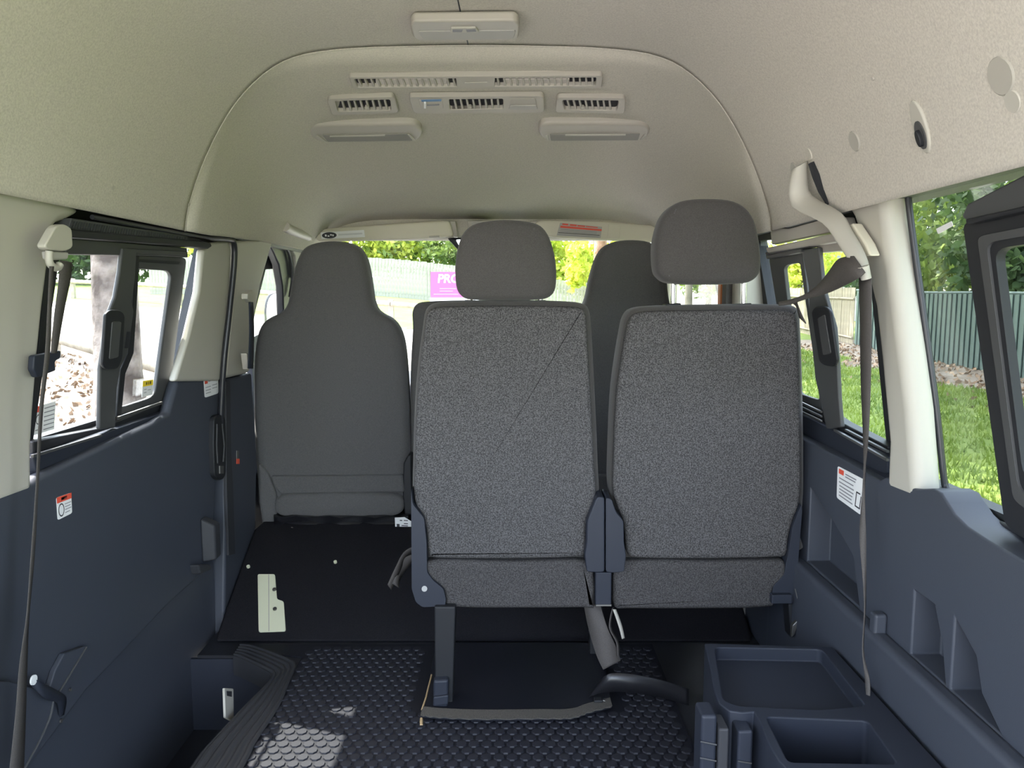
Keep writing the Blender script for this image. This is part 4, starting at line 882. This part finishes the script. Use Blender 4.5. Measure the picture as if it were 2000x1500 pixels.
# right: belt guide arm and its webbing
ba = thing('belt_guide_arm', 'long curved cream belt guide arm reaching from the roof lining to the pillar', 'belt guide', hit((1640, 440), TR(.05)))
ctr = [(1580, 316, 15, .020), (1590, 345, 19, .035), (1604, 385, 20, .040), (1624, 425, 19, .042), (1648, 460, 17, .042), (1668, 492, 16, .042), (1682, 518, 13, .040), (1690, 538, 8, .036)]
rings = []
for x, y, w_, o in ctr:
    if y < 400: q, nn = hit_liner((x, y)); q = q + nn * o
    else: q = hit((x, y), TR(o)); nn = Vector((-1, 0, -.1)).normalized()
    D = (q - CAM).dot(_F); hw = w_ * D / FPX
    side = Vector((.86, 0, .5)).normalized(); ring = []
    for i in range(14):
        a = 2 * math.pi * i / 14; ring.append(q + side * hw * 1.08 * math.cos(a) + Vector((0, 1, 0)) * .013 * math.sin(a))
    rings.append(ring)
sm_ = []
for i in range(14): sm_.append(catmull([r[i] for r in rings], 3, False))
rings = [[sm_[i][k] for i in range(14)] for k in range(len(sm_[0]))]
loft('arm_cover', rings, M['pillar'], ba, closed=True, smooth=50, caps=True)
q, nn = hit_liner((1596, 360))
tube('arm_gap_shade', [hit_liner(p)[0] + hit_liner(p)[1] * .006 for p in ((1590, 316), (1600, 342), (1610, 372), (1622, 398))], [.007, .009, .007, .003], M['black'], ba, n=6)  # black tube stands in for the shade in the gap beside the arm
tube('guide_tip', [hit((1686, 520), TR(.045)), hit((1692, 545), TR(.04))], [.010, .009], M['pillar'], ba, n=10)
patch('cover_plate', [(1644, 444), (1664, 436), (1690, 476), (1700, 500), (1690, 500)], TR(.022), (.02, 0, 0), M['visor'], ba, bevel=.004)
br_ = thing('seat_belt', 'brown seat belt hanging from the cream guide arm to the floor', 'seat belt', hit((1690, 900), TR(.05)))
ribbon('long_web', [(hit((1678, 540), TR(.03)), hit((1702, 540), TR(.03))), (hit((1680, 640), TR(.03)), hit((1702, 640), TR(.03))), (hit((1682, 760), TR(.03)), hit((1700, 760), TR(.03))), (hit((1686, 850), TR(.035)), hit((1696, 850), TR(.035))),
       (hit((1686, 930), PX(.765)), hit((1690, 930), PX(.77))), (hit((1681, 1000), PX(.76)), hit((1690, 1000), PX(.765))), (hit((1679, 1060), PX(.755)), hit((1692, 1060), PX(.765))), (hit((1688, 1180), PX(.75)), hit((1691, 1180), PX(.755))),
       (hit((1684, 1270), PX(.745)), hit((1687, 1270), PX(.75))), (hit((1690, 1330), PX(.74)), hit((1699, 1330), PX(.745))), (hit((1693, 1382), PX(.74)), hit((1699, 1382), PX(.745)))], M['belt'], br_, th=.0015)
ribbon('shoulder_web', [(hit((1668, 500), TR(.05)), hit((1690, 532), TR(.05))), (hit((1638, 506), TR(.06)), hit((1672, 546), TR(.06))), (hit((1618, 532), PX(.70)), hit((1632, 566), PX(.70))), (hit((1598, 556), PX(.70)), hit((1603, 577), PX(.70))),
       (hit((1572, 575), PX(.69)), hit((1574, 584), PX(.69))), (hit((1540, 586), PX(.68)), hit((1545, 594), PX(.68))), (hit((1520, 590), PX(.67)), hit((1522, 597), PX(.67)))], M['belt'], br_)
ribbon('lap_web', [(hit((1540, 590), PX(.70)), hit((1556, 588), PX(.70))), (hit((1554, 596), PX(.72)), hit((1562, 606), PX(.72))), (hit((1561, 620), PX(.73)), hit((1574, 632), PX(.73)))], M['belt'], br_)
# front passenger belt
fbt = thing('front_belt', 'grey front seat belt running down the pillar beside the passenger seat', 'seat belt', hit((488, 650), TL(.06)))
patch('belt_guide', [(484, 574), (494, 566), (500, 582), (494, 592), (484, 584)], TL(.07), (-.02, 0, 0), M['pillar'], fbt, bevel=.003)
ribbon('webbing', [(hit((486, 590), TL(.07)), hit((494, 590), TL(.07))), (hit((487, 650), TL(.07)), hit((496, 650), TL(.07))), (hit((484, 720), TL(.07)), hit((494, 720), TL(.07)))], M['dark2'], fbt)
patch('lower_guide', [(482, 690), (494, 690), (497, 712), (486, 722)], TL(.065), (-.02, 0, 0), M['lamp'], fbt, bevel=.003)

# dashboard, seen between the seats
db = thing('dashboard', 'dark grey dashboard below the windscreen', 'dashboard', (0, 3.5, 0))
v, f = prism([Vector((-.79, y, z)) for y, z in ((3.34, .05), (3.34, .52), (3.40, .62), (3.55, .66), (3.78, .60), (3.86, .05))], (1.58, 0, 0)); put('dash_body', v, f, M['dark2'], db, bevel=.02, seg=3)
st_ = thing('steering_wheel', 'black steering wheel in front of the driver seat', 'steering wheel', (.46, 3.2, .55))
tube('rim', [Vector((.46 + .19 * math.cos(a), 3.22 + .10 * math.sin(a), .56 + .16 * math.sin(a))) for a in [2 * math.pi * i / 28 for i in range(29)]], .014, M['black'], st_, n=8, cap=False)
tube('column', [(.46, 3.22, .56), (.46, 3.36, .46)], [.05, .04], M['black'], st_, n=10)
tube('spoke', [(.28, 3.22, .56), (.46, 3.23, .56), (.64, 3.22, .56)], .014, M['black'], st_, n=6)

# side mirror outside the passenger door
sm2 = thing('side_mirror', 'pale blue reflecting side mirror outside the passenger door', 'mirror', hit((540, 640), PY(3.35)))
puffy('mirror_shell', [(516, 628), (516, 596), (524, 574), (540, 568), (556, 570), (566, 600), (566, 660), (540, 668), (520, 660)], 3.36, .10, .02, .004, M['black'], sm2, curve=3)
puffy('mirror_glass', [(521, 625), (521, 598), (528, 578), (541, 573), (553, 575), (561, 600), (561, 652), (540, 660), (525, 652)], 3.350, .02, .006, .001, M['chrome'], sm2, curve=3)
v, f = boxdata((-.90, 3.40, .72), (-.82, 3.44, .80)); put('mirror_arm', v, f, M['black'], sm2)

# ------------------------------------------------------------------ outside: ground
def sstep(a, b, t):
    t = min(1, max(0, (t - a) / (b - a))); return t * t * (3 - 2 * t)
def gz(x, y):
    return -.68 + 1.78 * sstep(7, 36, y) * (1 - sstep(-8, 7.5, x) * .82) + .05 * max(0, y - 36) * (1 - sstep(0, 8, x)) + .02 * math.sin(x * .9 + 1) * math.sin(y * .7)
LOG0, LOG1 = Vector((-12.5, 19.0)), Vector((-3.6, 10.4))
def zone(x, y):
    w = .5 * math.sin(x * 1.7 + y * .6) + .35 * math.sin(y * 2.1 - x)
    if x > 2.6 + .3 * w and y > -30:
        return 2 if x > 8.3 + .6 * w and y > 4 and y < 26 else 1
    if y > 22.3 + .55 * max(0, -x - 5) + .35 * w and y < 60: return 1
    d = (LOG1 - LOG0).normalized(); s = (x - LOG0.x) * d.y - (y - LOG0.y) * d.x      # van side of the log rail
    if x < -2.2 and y > 2 and s > -.3 + .25 * w and y < 22: return 2
    return 0
xs = np.concatenate([np.linspace(-60, -16, 30), np.linspace(-15.5, 15.5, 125), np.linspace(17, 60, 28)]); ys = np.concatenate([np.linspace(-30, -1, 16), np.linspace(0, 40, 150), np.linspace(42, 90, 22)])
gv = [(float(x), float(y), gz(x, y)) for y in ys for x in xs]; nx = len(xs)
gf = [(j * nx + i, j * nx + i + 1, (j + 1) * nx + i + 1, (j + 1) * nx + i) for j in range(len(ys) - 1) for i in range(nx - 1)]
gm = bpy.data.meshes.new('ground'); gm.from_pydata(gv, [], gf); gm.update()
idx = [zone((xs[i] + xs[i + 1]) / 2, (ys[j] + ys[j + 1]) / 2) for j in range(len(ys) - 1) for i in range(nx - 1)]
g = fin('ground', gm, [M['g_gravel'], M['g_grass'], M['g_litter']], smooth=0)
gm.polygons.foreach_set('material_index', idx); struct(g, 'ground of pale gravel, lawn and leaf litter round the van')

# ------------------------------------------------------------------ outside: plants
def quads(name, C, size, m, parent=None, aspect=.55, up=0., label=None):
    """a cloud of little leaves, one quad each"""
    n = len(C); C = np.asarray(C); a = nr.normal(size=(n, 3)); a[:, 2] = a[:, 2] * (1 - up) + up; a /= np.linalg.norm(a, axis=1)[:, None]
    t = nr.normal(size=(n, 3)); bq = np.cross(a, t); bq /= np.linalg.norm(bq, axis=1)[:, None]; cq = np.cross(a, bq)
    s = (size * nr.uniform(.6, 1.3, n))[:, None]
    V = np.stack([C - bq * s, C + cq * s * aspect, C + bq * s, C - cq * s * aspect], 1).reshape(-1, 3)
    F = np.arange(4 * n).reshape(-1, 4)
    me = bpy.data.meshes.new(name); me.vertices.add(4 * n); me.vertices.foreach_set('co', V.astype('f').ravel())
    me.loops.add(4 * n); me.loops.foreach_set('vertex_index', F.ravel().astype('i')); me.polygons.add(n)
    me.polygons.foreach_set('loop_start', np.arange(0, 4 * n, 4, dtype='i')); me.update(calc_edges=True); me.validate()
    o = fin(name, me, m, parent, label=label); o['kind'] = 'stuff'; return o
def blob(c, r, n, clumps=26):
    """points gathered in clumps over an ellipsoid"""
    c = np.array(c); r = np.array(r); k = nr.normal(size=(clumps, 3)); k /= np.linalg.norm(k, axis=1)[:, None]; k *= nr.uniform(.45, 1, (clumps, 1)) ** .6
    w = nr.integers(0, clumps, n); p = k[w] + nr.normal(size=(n, 3)) * .20
    return c + p * r
def tree(name, label, base, h, crown, lm, bm_, n, size, tr=.22, group=None, lean=(0, 0), cat='tree'):
    z = gz(*base); o = thing(name, label, cat, (base[0], base[1], z), group)
    tp = [Vector((base[0] + lean[0] * t, base[1] + lean[1] * t, z - .1 + (h) * t)) for t in (0, .1, .3, .55, .8, 1)]
    tube('trunk', tp, [tr * 1.35, tr * 1.1, tr, tr * .85, tr * .65, tr * .4], bm_, o, n=12)
    pts = []
    for (dx, dy, dz, rx, ry, rz, k) in crown: pts.append(blob((base[0] + dx, base[1] + dy, z + dz), (rx, ry, rz), int(n * k)))
    quads('foliage', np.concatenate(pts), size, lm, o)
    return o
# greenery hanging over the fence ahead
G = 'trees behind the timber fence ahead'
k = 0
for (x, y, hh, lm, lab) in ((-13.5, 40, 6.5, 'leaf_f', 'yellow-green leafy tree over the far end of the timber fence'), (-8.2, 39, 6.2, 'leaf_f', 'bright lime tree above the timber fence left of the pink sign'),
        (-4.2, 39.5, 6.8, 'leaf_m', 'mid green tree above the timber fence behind the pink sign'), (.4, 39, 6.5, 'leaf_f', 'lime tree above the middle of the timber fence'), (4.2, 38.6, 6.6, 'leaf_f', 'yellow leafy tree beside the red-barked trunk'),
        (10.5, 41, 7, 'leaf_m', 'broad green tree over the corner of the two fences')):
    tree('leafy_tree', lab, (x, y), hh * .7, [(0, 0, hh * .60, 3.3, 1.6, 2.6, .7), (.4, -1.2, hh * .34, 3.0, .8, 1.0, .3)], M[lm], M['barkd'], 5200, .17, .16, G)
tree('gum_tree', 'red-barked gum tree standing before the timber fence', (3.95, 34.0), 9, [(0, 0, 8.2, 2.5, 2, 1.2, .8), (-1.1, -.6, 2.55, .55, .5, .85, .2)], M['leaf_f'], M['barkr'], 2600, .15, .30)
tree('gum_tree', 'grey-barked gum tree growing beside the log rail', (-5.02, 9.9), 7.5, [(-1.2, .5, 8.2, 2.2, 2.2, 1.5, 1)], M['leaf_m'], M['bark'], 2500, .12, .26, None, (.05, .1))
# dark trees beyond the gravel on the door side
for (x, y, lab) in ((-44, 44, 'tall dark bushland tree furthest along the rail fence'), (-36, 48, 'dark bushland tree behind the rail fence and gravel'), (-28.5, 50, 'dark bushy tree behind the grass strip'), (-22, 51, 'shady dark tree near the end of the timber fence'),
                    (-40, 30, 'dark spreading tree at the edge of the gravel')):
    tree('bush_tree', lab, (x, y), 5, [(0, 0, 3.6, 4.5, 2.5, 3.8, 1)], M['leaf_d'], M['barkd'], 3600, .30, .3, 'dark trees past the gravel')
# shrubs and trees on the lawn side
for (x, y, hh, lm, lab, n) in ((12.6, 18.2, 5.5, 'leaf_d', 'dark glossy tree leaning over the green steel fence', 5200), (13.2, 13.2, 5.5, 'leaf_m', 'sunlit green tree behind the near end of the green fence', 5200), (13.4, 23.0, 6, 'leaf_m', 'green tree behind the joint of the steel and timber fences', 4500),
        (14.4, 29.0, 6, 'leaf_d', 'dark tree behind the sunlit paling fence', 4200), (13.2, 9.4, 5.5, 'leaf_d', 'dark tree behind the green fence nearest the van', 4200), (12.8, 4.6, 5.5, 'leaf_d', 'unseen dark tree added past the near end of the green fence to hold back sky light', 3600), (12.6, -.2, 5.5, 'leaf_m', 'unseen green tree added abreast of the van tail to hold back sky light', 3600), (12.9, 34.5, 5.2, 'leaf_f', 'light green tree at the far end of the palings', 3500)):  # the two nearest the van tail are unseen, added against sky light
    tree('garden_tree', lab, (x, y), hh * .75, [(0, 0, hh * .62, 1.9, 2.2, 2.0, .55), (-.9, 0, hh * .42, 1.0, 1.6, 1.0, .2), (.6, .3, hh * 1.15, 2.4, 2.5, 2.2, .25)], M[lm], M['barkd'], int(n * 1.25), .15, .15, 'trees behind the side fences')  # topmost crown blob raised above view to hold back sky light
# shade trees whose crowns are above the view
for (x, y, dx, dy, hh, rr, lab) in ((3.9, 20.0, -.5, 0, 8.8, 4.2, 'tall slim shade tree before the timber fence, dappling the lawn'), (2.5, 12.5, .2, 0, 8.2, 3.8, 'tall slim shade tree nearest the van, dappling the lawn'), (6.6, 28.5, -.6, 0, 9.4, 4.4, 'tall slim shade tree close to the sunlit palings')):
    tree('shade_tree', lab, (x, y), hh - .5, [(dx, dy, hh + .4, rr, rr, .9, 1)], M['leaf_m'], M['barkd'], 5200, .27, .13)
# grass blades on the lawn
n = 46000; gx = nr.uniform(2.7, 9.4, n); gy = 3.2 + 21 * nr.uniform(0, 1, n) ** 1.5
keep = np.array([zone(a, c) == 1 for a, c in zip(gx, gy)]); gx, gy = gx[keep], gy[keep]; n = len(gx)
base = np.stack([gx, gy, [gz(a, c) for a, c in zip(gx, gy)]], 1); an = nr.uniform(0, 2 * math.pi, n); hh = nr.uniform(.04, .11, n)
dv = np.stack([np.cos(an), np.sin(an), np.zeros(n)], 1) * .012; tip = base + np.stack([nr.normal(0, .03, n), nr.normal(0, .03, n), hh], 1)
V = np.stack([base - dv, base + dv, tip], 1).reshape(-1, 3)
me = bpy.data.meshes.new('grass'); me.vertices.add(3 * n); me.vertices.foreach_set('co', V.astype('f').ravel()); me.loops.add(3 * n)
me.loops.foreach_set('vertex_index', np.arange(3 * n, dtype='i')); me.polygons.add(n); me.polygons.foreach_set('loop_start', np.arange(0, 3 * n, 3, dtype='i')); me.update(calc_edges=True)
props(fin('grass', me, M['grassb']), 'short sunlit lawn grass outside the right windows', 'grass', kind='stuff')
# fallen leaves
pts = []
while len(pts) < 5200:
    if rnd.random() < .55: x, y = rnd.uniform(-11, -2.5), rnd.uniform(4, 18)
    else: x, y = rnd.uniform(6.5, 11.2), rnd.uniform(6, 24)
    if zone(x, y) == 2 or (x > 6.5 and rnd.random() < .12): pts.append((x, y, gz(x, y) + .02))
props(quads('leaf_litter', np.array(pts), .06, M['litter'], up=.75), 'brown fallen leaves scattered over the soil', 'leaves', kind='stuff')

# ------------------------------------------------------------------ outside: fences
def paling_fence(name, label, a, c, h, w, m, gap=.012, ripple=0, base_drop=.1, th=.018, rails=True):
    a = Vector(a); c = Vector(c); L = (c - a).length; d = (c - a) / L; nrm_ = Vector((-d.y, d.x)); n = int(L / w)
    o = thing(name, label, 'fence', (a.x, a.y, gz(a.x, a.y))); shared = None; ang = math.atan2(d.y, d.x)
    for i in range(min(n, 300)):
        p = a + d * (w * (i + .5)); z = gz(p.x, p.y) - base_drop
        if shared is None:
            v, f = boxdata((-(w - gap) / 2, -th / 2, 0), ((w - gap) / 2, th / 2, h)); me_ = bpy.data.meshes.new('paling'); me_.from_pydata(v, [], f); me_.materials.append(m); shared = me_
        q = bpy.data.objects.new('paling', shared); COL.objects.link(q); q.parent = o
        jit = rnd.uniform(-.02, .02) if ripple == 0 else 0
        q.location = Vector((p.x + nrm_.x * (ripple * (i % 2) + jit * .3), p.y + nrm_.y * (ripple * (i % 2) + jit * .3), z + jit)) - o.location
        q.rotation_euler = (0, 0, ang)
    if rails:
        for zz in (.3, h - .35):
            pts = [Vector(((a + d * (L * t)).x, (a + d * (L * t)).y, 0)) + Vector((nrm_.x, nrm_.y, 0)) * .04 for t in [k / 12 for k in range(13)]]
            tube('rail', [Vector((p.x, p.y, gz(p.x, p.y) - base_drop + zz)) for p in pts], .04, m, o, n=4)
    return o
paling_fence('paling_fence', 'grey weathered timber paling fence under the lime trees', (-17, 36.5), (5.2, 35.2), 1.85, .15, M['pale'])
paling_fence('paling_fence', 'pale sunlit timber paling fence joining the green steel fence', (10.7, 23.9), (12.4, 37.5), 1.85, .15, M['paley'])
gf_ = paling_fence('steel_fence', 'green corrugated steel fence under the garden trees', (9.7, 5.0), (10.7, 23.8), 1.75, .11, M['green'], gap=.004, ripple=.03, rails=False)
v, f = prism([Vector((9.76, 5.0, gz(9.7, 5) - .1)), Vector((10.76, 23.8, gz(10.7, 23.8) - .1)), Vector((10.76, 23.8, gz(10.7, 23.8) + 1.6)), Vector((9.76, 5.0, gz(9.7, 5) + 1.6))], (.02, 0, 0)); put('backing_sheet', v, f, M['green'], gf_)
tube('top_cap', [Vector((9.7 + t * 1.0, 5 + t * 18.8, gz(9.7 + t, 5 + t * 18.8) + 1.68)) for t in [k / 10 for k in range(11)]], .035, M['green'], gf_, n=6)
rf = thing('rail_fence', 'low timber post and rail fence along the grass strip', 'fence', (-4, 22.6, gz(-4, 22.6)))
poly = [(2.4, 22.4), (-.6, 22.5), (-3.45, 22.6), (-6.5, 24.0), (-9.2, 25.6), (-11.6, 27.2), (-14.2, 28.9), (-17.5, 31.0), (-21, 33.2)]
for x, y in poly:
    z = gz(x, y); v, f = boxdata((x - .075, y - .075, z - .1), (x + .075, y + .075, z + .78)); put('post', v, f, M['log'], rf, bevel=.015)
for (x0, y0), (x1, y1) in zip(poly, poly[1:]):
    tube('rail', [(x0, y0 - .06, gz(x0, y0) + .66), ((x0 + x1) / 2, (y0 + y1) / 2 - .06, (gz(x0, y0) + gz(x1, y1)) / 2 + .65), (x1, y1 - .06, gz(x1, y1) + .66)], .075, M['log'], rf, n=8)
lr = thing('log_rail', 'low round log barrier between gravel and leaf litter beside the gum tree', 'fence', (LOG0.x, LOG0.y, gz(*LOG0)))
for t0, t1 in ((0, .34), (.34, .68), (.68, 1)):
    p0 = LOG0.lerp(LOG1, t0); p1 = LOG0.lerp(LOG1, t1)
    tube('log', [(p0.x, p0.y, gz(*p0) + .42), (p1.x, p1.y, gz(*p1) + .42)], .125, M['logd'], lr, n=10)
    tube('post', [(p0.x, p0.y, gz(*p0) - .1), (p0.x, p0.y, gz(*p0) + .45)], .10, M['log'], lr, n=10)

# signboard at the roadside
sx0 = hit((841, 531), PY(14.0)); sx1 = hit((935, 531), PY(14.0)); sz0 = hit((841, 581), PY(14.0)).z; sz1 = hit((841, 531), PY(14.0)).z
sg = thing('sign_board', 'magenta sign board with white PRO lettering at the roadside', 'sign', ((sx0.x + sx1.x) / 2, 14.02, gz(-1, 14)))
box('panel', (sx0.x, 14.0, sz0), (sx1.x, 14.03, sz1), M['pink'], sg)
box('lower_panel', (sx0.x - .02, 14.005, sz0 - .30), (sx1.x, 14.035, sz0 - .005), M['white'], sg)
box('post', (sx0.x + .06, 14.035, gz(-1, 14) - .1), (sx0.x + .13, 14.10, sz1), M['log'], sg); box('post', (sx1.x - .13, 14.035, gz(-1, 14) - .1), (sx1.x - .06, 14.10, sz1), M['log'], sg)
cu_ = bpy.data.curves.new('PRO', 'FONT'); cu_.body = 'PRO'; cu_.size = .21; cu_.offset = .006; cu_.shear = .12; cu_.extrude = 0
to = bpy.data.objects.new('lettering', cu_); COL.objects.link(to); bpy.context.view_layer.update()
tm = bpy.data.meshes.new_from_object(to.evaluated_get(bpy.context.evaluated_depsgraph_get())); bpy.data.objects.remove(to)
for vv in tm.vertices: vv.co = Vector((vv.co.x + sx0.x + .12, 13.994, vv.co.y + sz1 - .19))
tm.materials.clear(); fin('lettering', tm, M['white'], sg)
b = Bag()
for zz, u0, u1 in ((.30, .16, .46), (.345, .16, .40), (.40, .05, .50)): b.box((sx0.x + u0, 13.996, sz1 - zz - .008), (sx0.x + u1, 13.999, sz1 - zz + .008))
b.put('small_text', M['ink'], sg)

# pale house past the fences
ho = thing('house', 'white weatherboard house with grey roof beyond the paling fence', 'house', (19.5, 46, 0))
box('wall', (15.5, 44, -.5), (24, 52, 2.9), M['house'], ho)
v, f = prism([Vector((15.0, 43.5, 2.85)), Vector((24.5, 43.5, 2.85)), Vector((19.75, 43.5, 5.2))], (0, 9, 0)); put('roof', v, f, M['roof'], ho)
for x in (17, 21): 
    wv = box('window', (x, 43.94, .9), (x + 1.3, 44.0, 2.1), M['white'], ho); box('pane', (x + .1, 43.92, 1.0), (x + 1.2, 43.95, 2.0), M['black'], wv)
